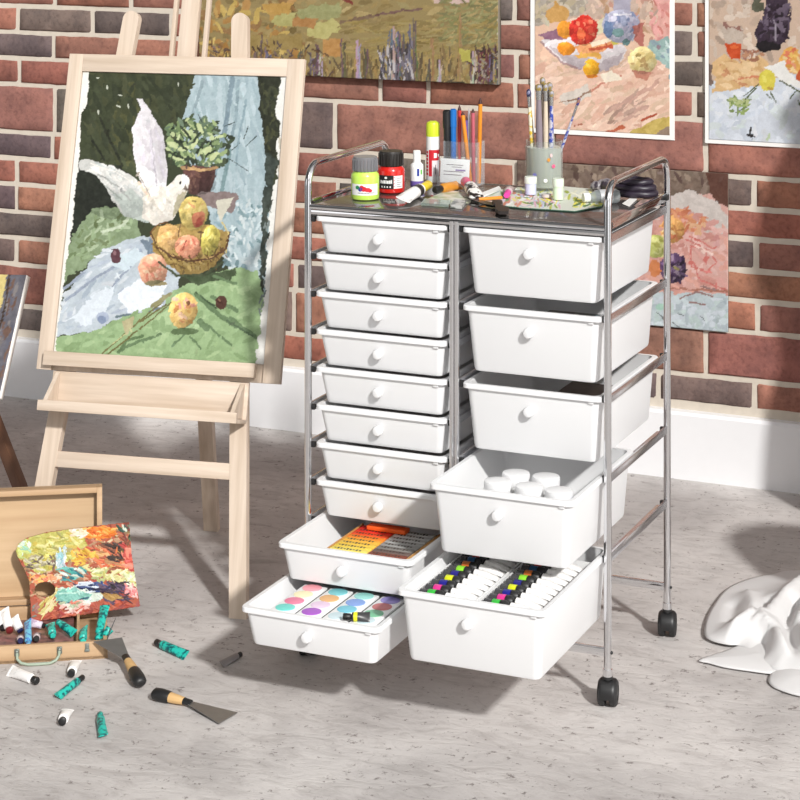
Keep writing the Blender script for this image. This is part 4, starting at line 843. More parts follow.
ftube('teal paint tube lying aslant on the floor between two white tubes', (83, 677), (58, 696), 0.0065, TEAL, BLACK)
ftube('stubby white paint tube near the bottom edge of the floor', (62, 722), (68, 709), 0.0085, TUBEW, BLACK)
ftube('short upright-pointing teal paint tube nearest the viewer', (100, 714), (103, 735), 0.0068, TEAL, TEAL)
ftube('teal paint tube alone on the floor between palette and easel leg', (156, 642), (186, 655), 0.0080, TEAL, BLACK)
ftube('crumpled silver paint tube in the shade by the lowest drawer', (241, 654), (222, 664), 0.0060, plain('silver_tube', (150, 146, 146), 0.4, 0.6), BLACK)

# ------------------------------------------------------------------ wooden paint box
BFR = Vector((-1.975, 3.181, 0)); BA = R(32.4); BX = Vector((math.cos(BA), math.sin(BA), 0)); BY = Vector((-math.sin(BA), math.cos(BA), 0))
def bp(x, y, z=0.0): return BFR + BX * x + BY * y + UP * z
pbox = thing('paint_box', BFR, 'open oak paint box on the floor with upright lid and grey handle', 'paint box', rotz=BA)
BL_, BD, BH = 0.37, 0.20, 0.031
OAKL = wood('oak_lid', (210, 182, 146), (172, 140, 104), 'X', sc=0.7)
b = MB()
b.box((-BL_ / 2, BD / 2, 0.003), (BL_, BD, 0.005), OAK); b.box((-BL_ / 2, 0.004, BH / 2), (BL_, 0.008, BH), OAK, bevel=0.0008); b.box((-BL_ / 2, BD - 0.004, BH / 2), (BL_, 0.008, BH), OAK, bevel=0.0008)
for x in (-0.004, -BL_ + 0.004): b.box((x, BD / 2, BH / 2), (0.008, BD, BH), OAK, bevel=0.0008)
b.box((-0.052, BD / 2, 0.014), (0.005, BD - 0.016, 0.022), OAK); b.obj('base', pbox, local=True)
b = MB(); STAIN = blotch('paint_stained_board', (90, 66, 66), (150, 104, 100), 60, (0.35, 0.65)); b.box((-0.2, BD / 2 - 0.01, 0.0135), (0.28, BD - 0.04, 0.004), STAIN, bevel=0.001); tag(b.obj('inner_board', pbox, local=True), 'paint stained board inside the box')
lid = MB(); LH = 0.208
lid.box((-BL_ / 2 - 0.004, 0.027, LH / 2), (BL_ - 0.008, 0.006, LH), OAKL)
for x in (-0.013, -BL_ + 0.005): lid.box((x, 0.012, LH / 2), (0.010, 0.026, LH), OAK, bevel=0.0008)
for z in (0.005, LH - 0.005): lid.box((-BL_ / 2 - 0.004, 0.012, z), (BL_ - 0.028, 0.026, 0.010), OAK, bevel=0.0008)
o = lid.obj('lid', pbox, local=True); o.location = (0, BD - 0.002, BH + 0.002); o.rotation_euler = (R(-4), 0, 0)
METG = plain('dull_grey_metal', (132, 138, 132), 0.45, 0.6)
b = MB(); pts = [(-0.158, -0.003, 0.022), (-0.157, -0.012, 0.012), (-0.150, -0.016, 0.006), (-0.138, -0.018, 0.0038), (-0.12, -0.018, 0.0035), (-0.10, -0.018, 0.0042), (-0.090, -0.016, 0.008), (-0.085, -0.012, 0.014), (-0.084, -0.003, 0.022)]
HAND = plain('grey_green_handle', (150, 164, 146), 0.5); b.tube(pts, 0.0026, HAND, 10); o = b.obj('handle', pbox, local=True)
for x in (-0.158, -0.084):
    b = MB(); b.box((x, -0.002, 0.02), (0.009, 0.004, 0.013), METG, bevel=0.0015); b.ball((x, -0.004, 0.022), 0.004, METG, 10); q = b.obj('handle_bracket', pbox, local=True)
b = MB(); b.box((-0.036, -0.0012, 0.022), (0.007, 0.0024, 0.014), METG, bevel=0.0008); b.box((-0.036, -0.002, 0.017), (0.009, 0.003, 0.004), METG, bevel=0.0008); b.obj('latch', pbox, local=True)
for x in (-0.06, -0.30):
    b = MB(); b.cyl((x - 0.012, BD + 0.001, BH), (x + 0.012, BD + 0.001, BH), 0.0022, METG); b.obj('hinge', pbox, local=True)
# palette leaning on the lid
PLN = 11.0; pw = (UP * math.cos(R(PLN)) + BY * math.sin(R(PLN))); pn = BX.cross(pw).normalized(); pp = bp(0, 0.158, 0.012)
cv = Cv(5, 510, 150, 630, (168, 86, 64), 3.0, 71)
cv.dabs(160, [(30, 590), (142, 570), (142, 610), (30, 625)], [(180, 84, 60), (166, 74, 58), (190, 106, 82), (140, 64, 56)], 9, 3, -10, 30)
cv.dabs(260, [(20, 545), (128, 526), (136, 585), (30, 600)], [(170, 130, 96), (150, 120, 84), (190, 150, 120), (160, 96, 70), (130, 96, 74), (196, 176, 140)], 10, 2.4, 10, 40, 10)
cv.poly([(14, 552), (20, 540), (60, 528), (84, 528), (86, 545), (70, 560), (44, 574), (26, 566)], (184, 178, 96), 2, 12); cv.dabs(90, [(24, 545), (80, 530), (82, 548), (50, 566), (30, 562)], [(196, 186, 100), (170, 166, 84), (212, 206, 140), (156, 150, 90), (190, 170, 80)], 9, 3, -10, 40)
cv.dabs(26, [(16, 545), (28, 538), (30, 552), (20, 556)], [(206, 220, 200), (150, 196, 170), (190, 200, 120)], 7, 3, 40, 40); cv.dabs(30, [(24, 556), (56, 556), (54, 570), (30, 570)], [(130, 116, 92), (160, 150, 120), (100, 84, 76), (196, 190, 160)], 8, 2.6, 10, 40)
cv.poly([(82, 527), (112, 526), (118, 534), (98, 540), (84, 536)], (224, 132, 52), 1.5, 12); cv.dabs(24, [(84, 528), (116, 527), (112, 538), (90, 538)], [(236, 150, 60), (214, 110, 46), (240, 176, 96)], 8, 2.6, 10, 30)
cv.dabs(20, [(72, 528), (84, 528), (84, 536), (72, 534)], [(240, 232, 222), (226, 206, 180)], 7, 2.6, 10, 30); cv.dabs(60, [(64, 548), (128, 545), (130, 570), (80, 562)], [(214, 120, 80), (196, 150, 84), (206, 100, 70), (180, 130, 90), (222, 170, 120)], 13, 2.6, 20, 16)
cv.dabs(30, [(70, 552), (96, 550), (100, 562), (76, 564)], [(206, 160, 56), (190, 140, 50), (222, 180, 80)], 8, 2.6, 20, 30); cv.dabs(30, [(100, 542), (126, 540), (130, 556), (112, 560)], [(66, 50, 44), (96, 70, 54), (50, 40, 38), (130, 80, 60)], 12, 2.4, 28, 12)
cv.dabs(16, [(118, 527), (130, 523), (132, 540), (122, 538)], [(40, 70, 58), (110, 140, 110), (120, 60, 56), (200, 206, 190)], 7, 2.4, 45, 30); cv.dabs(30, [(122, 545), (134, 545), (136, 580), (124, 560)], [(206, 96, 84), (222, 130, 110), (186, 76, 70)], 9, 3, 40, 30)
cv.dabs(70, [(84, 566), (136, 572), (136, 585), (96, 580)], [(190, 184, 110), (206, 200, 140), (170, 176, 120), (222, 214, 170)], 9, 3, 10, 30); cv.dabs(26, [(124, 574), (138, 572), (138, 590), (126, 588)], [(206, 214, 170), (226, 230, 206)], 7, 3, 40, 40)
cv.dabs(30, [(56, 548), (66, 546), (64, 566), (56, 566)], [(190, 206, 210), (150, 190, 196), (220, 226, 222)], 8, 2.6, 80, 20); cv.dabs(26, [(60, 566), (84, 568), (84, 578), (62, 580)], [(70, 150, 150), (40, 110, 120), (110, 180, 170), (206, 214, 200)], 10, 2.6, 15, 14)
cv.dabs(40, [(34, 574), (60, 576), (58, 582), (34, 582)], [(222, 150, 110), (236, 176, 96), (214, 196, 170), (206, 110, 80)], 8, 2.6, -10, 20)
cv.poly([(54, 590), (74, 586), (100, 590), (104, 598), (84, 606), (60, 602)], (206, 216, 204), 1.5, 10); cv.poly([(55, 592), (74, 588), (92, 594), (86, 601), (64, 602), (56, 600)], (124, 180, 168), 1.2, 10); cv.line([(57, 602), (74, 602), (88, 597)], 1.6, (40, 80, 96)); cv.line([(60, 594), (80, 592)], 1.5, (176, 214, 200))
cv.dabs(50, [(78, 582), (104, 584), (100, 592), (80, 588)], [(40, 50, 90), (70, 90, 140), (206, 214, 226), (30, 34, 66)], 13, 2.2, 8, 12); cv.dabs(50, [(100, 584), (124, 582), (128, 600), (106, 602)], [(48, 40, 70), (66, 50, 60), (40, 34, 40), (90, 70, 90)], 11, 2.4, 20, 20); cv.poly([(100, 592), (116, 594), (124, 598), (112, 601), (104, 598)], (166, 130, 76), 0.8)
cv.dabs(24, [(60, 600), (90, 602), (86, 612), (60, 614)], [(222, 180, 170), (200, 110, 90), (226, 206, 196), (180, 190, 160)], 8, 2.4, -15, 20); cv.dabs(30, [(38, 604), (54, 590), (56, 606), (40, 620)], [(206, 196, 130), (190, 170, 90), (220, 206, 160)], 12, 2.2, -50, 12); cv.dabs(8, [(31, 602), (38, 602), (38, 616), (32, 616)], [(120, 130, 120), (160, 110, 100)], 6, 2.4, -60, 30)
cv.dabs(16, [(124, 582), (138, 588), (134, 598), (126, 596)], [(222, 140, 140), (206, 120, 120), (236, 190, 186)], 8, 2.6, 50, 30); cv.smudge(500, 6, 1.6, 10, 40, 14)
OUT = [(129.4, 522), (132, 555), (136, 580), (140.4, 606.5), (90, 614), (60, 618.5), (31, 622.5), (30.4, 610), (30, 597), (29, 582), (24.5, 571), (18, 559), (15.6, 551), (18, 544), (26, 538), (47, 532), (75, 528.3), (97, 525.6)]
def inside(u, v, poly):
    m = np.zeros(u.shape, bool)
    for (x0, y0), (x1, y1) in zip(poly, poly[1:] + poly[:1]):
        if y0 == y1: continue
        m ^= ((v >= min(y0, y1)) & (v < max(y0, y1))) & (u < x0 + (v - y0) * (x1 - x0) / (y1 - y0))
    return m
def pkeep(u, v): return inside(u, v, OUT) & ((((u - 45) / 10) ** 2 + ((v - 589.5) / 7.2) ** 2) > 1)
pc = [onp(u, v, pp, pn) - pp for u, v in OUT]; ax = [p.dot(BX) for p in pc]; az = [p.dot(pw) for p in pc]
P0 = pp + BX * (min(ax) - 0.002) + pw * (min(az) - 0.002)
PALB = plain('palette_wood', (120, 74, 58), 0.7)
tag(painted('artist_palette', P0, BX, pw, max(ax) - min(ax) + 0.004, max(az) - min(az) + 0.004, cv, 0.0009, 0.0016, 0.005, PALB, keep=pkeep, gain=0.88), 'paint crusted red palette with thumb hole leaning in the open paint box', 'palette')
GB = 'paint tubes in the paint box'
def btube(label, uvc, zc, uve, ze, r, body, cap, **k):
    return tube(label, fl(*uvc, zc), fl(*uve, ze), r, body, cap, GB, **k)
btube('tallest white tube with a black and red cap in the paint box', (10, 632), 0.024, (3.5, 609), 0.052, 0.0085, TUBEW, DKRED, up=(0.3, -0.9, 0.2))
btube('white tube with a navy cap in the paint box', (21, 632), 0.024, (13.5, 617), 0.045, 0.0080, TUBEW, NAVY, up=(0.3, -0.9, 0.2))
btube('white tube with a round black cap at the left edge of the paint box', (4, 629), 0.026, (-6, 612), 0.045, 0.0085, TUBEW, BLACK, up=(0.3, -0.9, 0.2))
btube('sky blue paint tube upright against the box front', (28.5, 647), 0.024, (27.5, 620), 0.040, 0.0065, BLUET, BLUET, up=(0.3, -0.9, 0.2))
btube('lilac paint tube with black cap in the middle of the paint box', (45, 626), 0.026, (30, 622.5), 0.030, 0.0065, LILAC, BLACK)
btube('short teal tube in the middle of the paint box', (53, 636), 0.024, (50, 623), 0.03, 0.0072, TEAL, TEAL)
btube('slanting teal tube below the palette edge in the paint box', (58, 622), 0.030, (74, 633), 0.027, 0.0070, TEAL, TEAL)
btube('teal tube standing over the box front by the latch', (83, 641.5), 0.031, (83.5, 627), 0.038, 0.0072, TEAL, TEAL, up=(0.3, -0.9, 0.2))
btube('long teal tube propped upright at the right end of the box', (97.5, 640), 0.024, (105, 605), 0.060, 0.0075, TEAL, TEAL, up=(0.3, -0.9, 0.2))
btube('short teal tube beside the long one at the right end of the box', (103, 638), 0.024, (110, 628.5), 0.042, 0.0065, TEAL, TEAL, up=(0.3, -0.9, 0.2))
for k, (u, v, c, nm) in enumerate(((36.5, 639, BLACK, 'black'), (20.5, 641, NAVY, 'navy blue'))):
    p = fl(u, v, 0.024); d = (CAM - p).normalized(); d.z *= 0.4
    tube(nm + ' capped grey tube behind the box front rim', p, p - d.normalized() * 0.045, 0.0068, blotch('grey_tube', (120, 112, 110), (176, 160, 160), 80), c, GB)
tag(MB().tube([fl(107, 640, 0.03), fl(111, 629, 0.045), fl(116, 617.5, 0.062)], [0.0008, 0.0012, 0.0006], BLACK, 8).obj('paint_stick'), 'thin dark stick poking out of the right end of the paint box', 'stick')

# ------------------------------------------------------------------ putty knives
HW = wood('pale_handle_wood', (226, 190, 136), (196, 156, 104), 'X', sc=3)
def knife(label, b0, b1, nk, e, wn=0.012):
    """b0, b1 blade corners; nk neck; e handle end"""
    b0, b1, nk, e = map(Vector, (b0, b1, nk, e)); t = thing('putty_knife', (b0 + b1 + nk) / 3, label, 'putty knife', 'putty knives on the floor')
    d = (e - nk).normalized(); s = (b1 - b0).normalized(); n = d.cross(s).normalized()
    if n.z < 0: n = -n
    s = n.cross(d).normalized()
    if s.dot(b1 - b0) < 0: s = -s
    na, nb = nk - s * wn / 2, nk + s * wn / 2
    b = MB(); b.prism([b0, b1, nb, na], n * 0.0012, STEEL); b.obj('blade', t)
    L = (e - nk).length
    def sect(f, w, h):
        p = nk + d * L * f + n * 0.001
        return [p + s * (w * math.cos(2 * math.pi * i / 14)) + n * (h * math.sin(2 * math.pi * i / 14)) for i in range(14)]
    b = MB(); b.ringloft([sect(-0.06, 0.0055, 0.0035), sect(-0.05, 0.007, 0.0045), sect(0.13, 0.007, 0.0055), sect(0.135, 0.0075, 0.006)], BLACK); b.obj('ferrule', t)
    b = MB(); b.ringloft([sect(0.135, 0.007, 0.006), sect(0.3, 0.0085, 0.0075), sect(0.52, 0.0095, 0.0085)], HW); tag(b.obj('handle', t), 'pale wooden handle')
    b = MB(); b.ringloft([sect(0.52, 0.0098, 0.0088), sect(0.56, 0.0112, 0.0098), sect(0.8, 0.0125, 0.0105), sect(0.94, 0.0115, 0.0095), sect(0.99, 0.008, 0.006), sect(1.0, 0.004, 0.003)], BLACK); b.obj('handle_end', t)
knife('putty knife with its blade propped on the paint box corner', fl(93.5, 642, 0.0335), fl(122, 638, 0.036), fl(126, 658, 0.020), fl(141, 684, 0.0105))
knife('putty knife lying flat on the floor with blade pointing right', fl(237.5, 713, 0.003), fl(219, 724, 0.003), fl(189, 703, 0.007), fl(153, 693.5, 0.0105))

# ------------------------------------------------------------------ crumpled white sheet at the right
def build_cloth():
    m = plain('white_cloth', (214, 213, 213), 0.85, var=0.015, scale=5); b = MB(); b.slot(m)
    def f2(u, v, z=0.0): p = fl(u, v, z); return np.array((p.x, p.y))
    def cr(P, n=8):   # smooth closed curve through P
        P = np.array(P); N_ = len(P); out = []
        for i in range(N_):
            p0, p1, p2, p3 = P[i - 1], P[i], P[(i + 1) % N_], P[(i + 2) % N_]
            for k in range(n):
                t = k / n; out.append(0.5 * (2 * p1 + (p2 - p0) * t + (2 * p0 - 5 * p1 + 4 * p2 - p3) * t * t + (3 * p1 - p0 - 3 * p2 + p3) * t ** 3))
        return np.array(out)
    RID = []
    def ridge(pp, a, w, p=1.3, z=0.035): RID.append(([f2(u, v, z) for u, v in pp], a, w, p))
    ridge([(757, 612), (738, 621), (709, 637)], 0.028, 0.022, 1.1); ridge([(757, 612), (778, 594), (800, 578), (830, 568)], 0.026, 0.026, 1.0, z=0.05)
    ridge([(757, 612), (782, 640), (804, 668)], 0.028, 0.026, 1.0); ridge([(757, 612), (752, 596), (748, 584)], 0.016, 0.018, 1.1, 0.04)
    ridge([(772, 590), (760, 603)], -0.014, 0.014, 2, 0.05); ridge([(764, 628), (758, 640), (746, 648)], -0.026, 0.018, 2); ridge([(793, 625), (791, 660)], -0.020, 0.016, 2); ridge([(797, 594), (788, 612)], -0.018, 0.015, 2, 0.05); ridge([(733, 594), (731, 610)], -0.010, 0.014, 2)
    ridge([(806, 600), (796, 620), (804, 640)], 0.022, 0.018, 1.1, 0.04)
    def ht(x, y, d, base, rise, lift):
        h = lift + base * (1 - math.exp(-d / 0.03)); fall = min(1, d / 0.04); q = np.array((x, y))
        if rise:
            h += 0.048 * min(1, max(0, (x + 1.06) / 0.30)) * (1 - math.exp(-d / 0.12))
            r = math.hypot(x + 0.57, y - 3.86); t = min(1, max(0, (0.25 - r) / 0.14)); h += 0.36 * t * t * (3 - 2 * t)  # tall heap added beyond the frame edge to shade the floor
            top = 0.0
            for P, a, w, p in RID:
                dm = 9
                for u, v in zip(P, P[1:]):
                    e = v - u; k = min(1, max(0, float((q - u) @ e / (e @ e)))); dm = min(dm, float(np.hypot(*(q - u - k * e))))
                g = a * math.exp(-(dm / w) ** p) * fall
                if a > 0: top = max(top, g)
                else: h += g
            h += top
        return max(h + mnoise.noise(Vector((x * 10, y * 8, 2.0))) * 0.004 * fall, lift)
    def patch(outline, c, base, rise, lift, nr=40):
        B = cr(outline); c = np.array(c); n = len(B); rows = []
        for k in range(nr + 1):
            f = 1 - (1 - k / nr) ** 1.0; row = []
            for i in range(n):
                p = c + (B[i] - c) * f
                d = float(np.hypot(B[:, 0] - p[0], B[:, 1] - p[1]).min())
                row.append(b.bm.verts.new((p[0], p[1], ht(p[0], p[1], d, base, rise, lift))) if k else None)
            rows.append(row)
        cv_ = b.bm.verts.new((c[0], c[1], ht(c[0], c[1], 0.2, base, rise, lift)))
        for i in range(n): b.bm.faces.new((cv_, rows[1][i], rows[1][(i + 1) % n]))
        for k in range(1, nr):
            for i in range(n): j = (i + 1) % n; b.bm.faces.new((rows[k][i], rows[k + 1][i], rows[k + 1][j], rows[k][j]))
    A = [f2(726, 589, 0.008), f2(712, 608, 0.006), f2(705.5, 624, 0.004), f2(704.6, 637, 0.003), f2(712, 643, 0.003), f2(727, 647, 0.003), f2(741, 648, 0.004), f2(752, 655, 0.01), f2(766, 664, 0.01), f2(790, 672, 0.01)]
    A += [np.array((-0.66, 3.57)), np.array((-0.42, 3.62)), np.array((-0.34, 3.85)), np.array((-0.46, 4.10)), np.array((-0.70, 4.16)), f2(800, 557, 0.05) + np.array((0.0, 0.05)), f2(768, 565, 0.035) + np.array((0, 0.03)), f2(746, 574.5, 0.02) + np.array((0, 0.01))]
    Bq = [f2(699, 661, 0.002), f2(710, 664.5, 0.002), f2(725, 668.5, 0.002), f2(748, 672, 0.002), f2(774, 674.5, 0.003), f2(800, 672, 0.004), f2(800, 655), f2(775, 645), f2(748, 645), f2(722, 653.5, 0.002)]
    Cq = [f2(768.5, 680, 0.002), f2(771, 686, 0.002), f2(780, 691, 0.002), f2(800, 697, 0.002), f2(840, 704), f2(850, 680), f2(820, 668), f2(790, 669), f2(774, 673)]
    patch(A, (-0.79, 3.82), 0.007, True, 0.007); patch(Bq, f2(755, 660), 0.008, False, 0.004, 12); patch(Cq, f2(805, 684), 0.012, False, 0.0035, 12)
    o = b.obj('drop_cloth', smooth=180)
    s = o.modifiers.new('thickness', 'SOLIDIFY'); s.thickness = 0.0018; s.offset = 0
    tag(o, 'crumpled white cloth heaped on the floor at the right', 'cloth')
build_cloth()

# ------------------------------------------------------------------ things on the tray
TZ = 0.8016
def tp(u, v, z=TZ): return fl(u, v, z)
VIEW = math.degrees(math.atan2(-3.6, 1.5))           # direction from the tray back to the viewer, degrees
LIME = plain('lime_paint', (196, 232, 96), 0.25, var=0.03, coat=0.4); REDP = plain('red_paint', (206, 34, 28), 0.22, var=0.03, coat=0.4)
GREYLID = clear('grey_clear_lid', (186, 186, 190), 0.34, 0.12)
def mk(name, c): return plain('mark_' + name, c, 0.5, var=0.02)
MW, MR, MBk, MG, MBl = mk('white', (240, 240, 238)), mk('red', (206, 34, 48)), mk('black', (26, 24, 26)), mk('green', (40, 130, 80)), mk('blue', (40, 60, 150))
def jar(px, r, hb, hl, body, lidm, label, lid_ribs, labels):
    c = tp(*px) + Vector((-0.41, 0.91, 0)) * r * 0.9; c.z = TZ
    t = thing('paint_jar', c, label, 'paint jar')
    b = MB(); b.lathe([(r * 0.86, 0), (r * 0.97, 0.002), (r, 0.006), (r, hb * 0.80), (r * 0.96, hb * 0.88), (r * 0.80, hb * 0.97), (r * 0.78, hb)], body, c, (0, 0, 1), 40); b.obj('jar_body', t)
    z = hb - 0.001; rl = r * 0.86
    b = MB(); b.lathe([(rl * 0.97, z), (rl, z + 0.002), (rl, z + hl * 0.86), (rl * 0.96, z + hl), (rl * 0.3, z + hl)], lidm, c, (0, 0, 1), 40)
    if lid_ribs:
        for i in range(22):
            a = 2 * math.pi * i / 22; b.box(c + Vector((rl * math.cos(a), rl * math.sin(a), z + hl * 0.45)), (0.0030, 0.0030, hl * 0.8), lidm, Matrix.Rotation(a + math.pi / 2, 3, 'Z'))
    b.obj('lid', t)
    labels(t, c, r * 1.006)
    return t
def lab1(t, c, r):
    b = MB(); b.patch(c, r, VIEW - 62, VIEW + 62, 0.010, 0.030, MW, 20); b.obj('paper_label', t)
    b = MB(); q = r * 1.01
    for a, z, ra, rz, m in ((-30, 0.024, 9, 0.0035, MG), (-18, 0.021, 9, 0.004, MBl), (-4, 0.0215, 13, 0.0045, MR), (12, 0.020, 14, 0.0038, MR), (22, 0.0185, 10, 0.003, MR), (-12, 0.025, 8, 0.003, MR)): b.blob(c, q * (1 + 0.0006 * ra), VIEW + a, z, ra, rz, m)
    for i in range(12): b.patch(c, q, VIEW - 28 + i * 6, VIEW - 24 + i * 6, 0.0135, 0.0150, mk('dark', (80, 60, 70)), 2)
    b.obj('colour_splash_logo', t)
jar((365, 201), 0.0255, 0.052, 0.026, LIME, GREYLID, 'lime green paint jar with a clear grey ribbed lid', True, lab1)
def lab2(t, c, r):
    b = MB(); b.patch(c, r, VIEW - 70, VIEW + 12, 0.009, 0.034, MBk, 18); b.patch(c, r, VIEW + 13, VIEW + 56, 0.010, 0.033, MW, 12); b.obj('paper_label', t)
    b = MB(); q = r * 1.008
    b.blob(c, q, VIEW - 20, 0.0295, 6, 0.0022, MW)
    x = -46
    for w, h in ((6, .006), (5, .005), (8, .006), (5, .006), (7, .0055), (6, .006), (4, .007)): b.patch(c, q, VIEW + x, VIEW + x + w, 0.019, 0.019 + h, MW, 3); x += w + 1.8
    for i in range(4): b.patch(c, q, VIEW - 40 + i * 12, VIEW - 35 + i * 12, 0.0115, 0.0145, MW, 2)
    for i in range(4): b.patch(c, q, VIEW + 14, VIEW + 18, 0.012 + i * 0.0055, 0.015 + i * 0.0055, MR, 2, 0.0135 + i * 0.0055, 0.0136 + i * 0.0055)
    for i in range(5): b.patch(c, q, VIEW + 26, VIEW + 50 - (i % 2) * 8, 0.013 + i * 0.0038, 0.014 + i * 0.0038, mk('grey', (120, 110, 116)), 4)
    b.obj('label_lettering', t)
jar((391, 194), 0.0255, 0.050, 0.027, REDP, plain('black_lid', (42, 38, 36), 0.4), 'red paint jar with a black lid and black label', True, lab2)
# small white bottle
c = tp(417, 187.5) + Vector((-0.005, 0.011, 0)); c.z = TZ
t = thing('correction_bottle', c, 'small white bottle with a purple foot between red jar and glue stick', 'bottle')
b = MB(); b.lathe([(0.0122, 0.0115), (0.0122, 0.034), (0.0118, 0.041), (0.0085, 0.0445)], MW, c, n=24); b.obj('bottle_body', t)
b = MB(); b.lathe([(0.0112, 0), (0.0124, 0.002), (0.0124, 0.0115)], mk('purple', (112, 92, 168)), c, n=24); tag(b.obj('purple_foot', t), 'purple lower label')
b = MB(); b.lathe([(0.0072, 0.0445), (0.0070, 0.066), (0.006, 0.0675)], MW, c, n=20); b.obj('cap', t)
b = MB(); b.patch(c, 0.0125, VIEW + 2, VIEW + 22, 0.021, 0.035, MBl, 4); b.patch(c, 0.0125, VIEW + 34, VIEW + 52, 0.024, 0.033, mk('lightgreen', (110, 190, 90)), 4); b.obj('label_mark', t)
# glue stick
c = onp(433, 121, (0, 3.662, 0), (0, 1, 0)); gh = (c.z - TZ) / 0.1145; c.z = TZ; r = 0.0128
t = thing('glue_stick', c, 'tall glue stick with a yellow green cap and red label', 'glue stick')
b = MB(); b.lathe([(r * 0.95, 0), (r, 0.002), (r, 0.086 * gh)], MW, c, n=28); b.obj('barrel', t)
b = MB(); b.lathe([(r * 1.02, 0.0862 * gh), (r * 1.02, 0.108 * gh), (r * 0.9, 0.112 * gh), (r * 0.5, 0.1145 * gh)], plain('yellow_green_cap', (206, 222, 50), 0.35), c, n=28); tag(b.obj('cap', t), 'yellow green cap')
b = MB(); q = r * 1.012; b.patch(c, q, VIEW - 95, VIEW - 38, 0.012, 0.062, MW, 10); b.patch(c, q, VIEW - 38, VIEW + 80, 0.012, 0.062, MR, 16); b.patch(c, q * 1.006, VIEW - 8, VIEW + 66, 0.012, 0.042, mk('pale', (232, 222, 224)), 10); b.obj('label', t)
b = MB(); q = r * 1.026
for i in range(7): b.patch(c, q, VIEW - 70, VIEW - 44, 0.014 + i * 0.0068, 0.0188 + i * 0.0068, MR, 3)
b.patch(c, q, VIEW + 8, VIEW + 34, 0.047, 0.056, MW, 3); b.patch(c, q, VIEW + 44, VIEW + 62, 0.049, 0.054, MW, 3); b.patch(c, q, VIEW + 20, VIEW + 26, 0.016, 0.034, mk('dark', (80, 60, 70)), 2); b.obj('label_lettering', t)
# clear pen holder with pens
CLP = clear('clear_plastic', (248, 249, 250), 0.05, 0.06); GLS = clear('jar_glass', (234, 238, 235), 0.10, 0.04)
ca, cb_ = tp(443, 189), tp(484, 189); cc = onp(464, 142, (0, 3.655, 0), (0, 1, 0)); hh_ = cc.z - TZ; cc.z = TZ
def holder(cx, cy, wx, wy, h, label, name):
    t = thing(name, Vector((cx, cy, TZ)), label, 'pen holder'); s = 0.002
    for dx, dy, sx, sy in ((0, -wy / 2, wx, s), (0, wy / 2, wx, s), (-wx / 2, 0, s, wy - s), (wx / 2, 0, s, wy - s)):
        b = MB(); b.box((cx + dx, cy + dy, TZ + h / 2 + 0.002), (sx, sy, h), CLP); b.obj('side_wall', t)
    b = MB(); b.box((cx, cy, TZ + 0.001), (wx, wy, 0.002), CLP); b.obj('base', t); return t
hx, hy = cc.x, cc.y
holder(hx, hy, 0.066, 0.042, hh_, 'clear plastic pen holder full of markers and pencils', 'pen_holder')
def at_depth(u, v, y): return onp(u, v, (0, y, 0), (0, 1, 0))
def stick(name, label, cat, u0, u1, vtop, y, r, m, tipm=None, capm=None, cap=0.0, tip=0.0, group=None, n=10, z0=None):
    """an upright pen, pencil or brush in a holder: u0 at its foot, u1 at its top"""
    top = at_depth(u1, vtop, y); z0 = TZ + 0.004 if z0 is None else z0
    ft = at_depth(u0, vtop, y); foot = Vector((ft.x, y - 0.0 + (0.004 if u0 < u1 else -0.002), z0)); d = (top - foot).normalized(); L = (top - foot).length
    t = thing(name, foot, label, cat, group)
    b = MB(); b.lathe([(r * 0.8, 0), (r, 0.002), (r, L - cap - tip)], m, foot, d, n); b.obj('shaft', t)
    if cap: b = MB(); b.lathe([(r * 1.18, L - cap - tip), (r * 1.18, L - tip - 0.002), (r * 0.7, L - tip)], capm, foot, d, n); b.obj('cap', t)
    if tip: b = MB(); b.lathe([(r, L - tip), (r * 0.9, L - tip * 0.7), (r * 0.15, L)], tipm or m, foot, d, n); b.obj('tip', t)
    return t
GP = 'pens and pencils in the clear holder'
BLU = plain('blue_pen', (30, 110, 190), 0.3); ORP = plain('orange_pencil', (226, 140, 40), 0.4); RDP = plain('red_pencil', (200, 60, 56), 0.4); PKP = plain('dull_pink_pencil', (190, 96, 110), 0.4); GRB = plain('grey_brush', (170, 166, 170), 0.4); PUR = plain('purple_pen', (110, 90, 160), 0.4); DKT = plain('dark_tip', (70, 40, 36), 0.6)
stick('marker', 'black marker pen at the left of the pen holder', 'pen', 448, 446.8, 109.5, hy - 0.006, 0.0068, BLACK, None, BLACK, 0.034, 0.001, GP)
stick('marker', 'blue marker pen beside the black one in the holder', 'pen', 454, 453.2, 108.5, hy - 0.002, 0.0056, BLU, None, BLU, 0.034, 0.001, GP)
stick('pencil', 'red pencil with dark tip right of the blue marker', 'pencil', 460, 459.5, 105, hy + 0.006, 0.0036, RDP, DKT, tip=0.010, group=GP)
stick('pencil', 'orange pencil leaning across the middle of the pen holder', 'pencil', 471, 462.5, 112, hy - 0.009, 0.0040, ORP, DKT, tip=0.006, group=GP)
stick('paint_brush', 'grey ended brush behind the leaning orange pencil', 'brush', 468, 469, 108, hy + 0.010, 0.0026, GRB, GRB, tip=0.012, group=GP)
stick('pencil', 'dull pink pencil right of the grey brush in the holder', 'pencil', 474, 473, 108.5, hy + 0.004, 0.0036, PKP, DKT, tip=0.008, group=GP)
stick('pencil', 'purple pencil low in the pen holder', 'pencil', 466, 466.5, 116, hy, 0.0028, PUR, DKT, tip=0.008, group=GP)
stick('pencil', 'tall orange pencil with dark tip at the right end of the holder', 'pencil', 478, 480.5, 97.5, hy - 0.004, 0.0040, ORP, DKT, tip=0.012, group=GP)
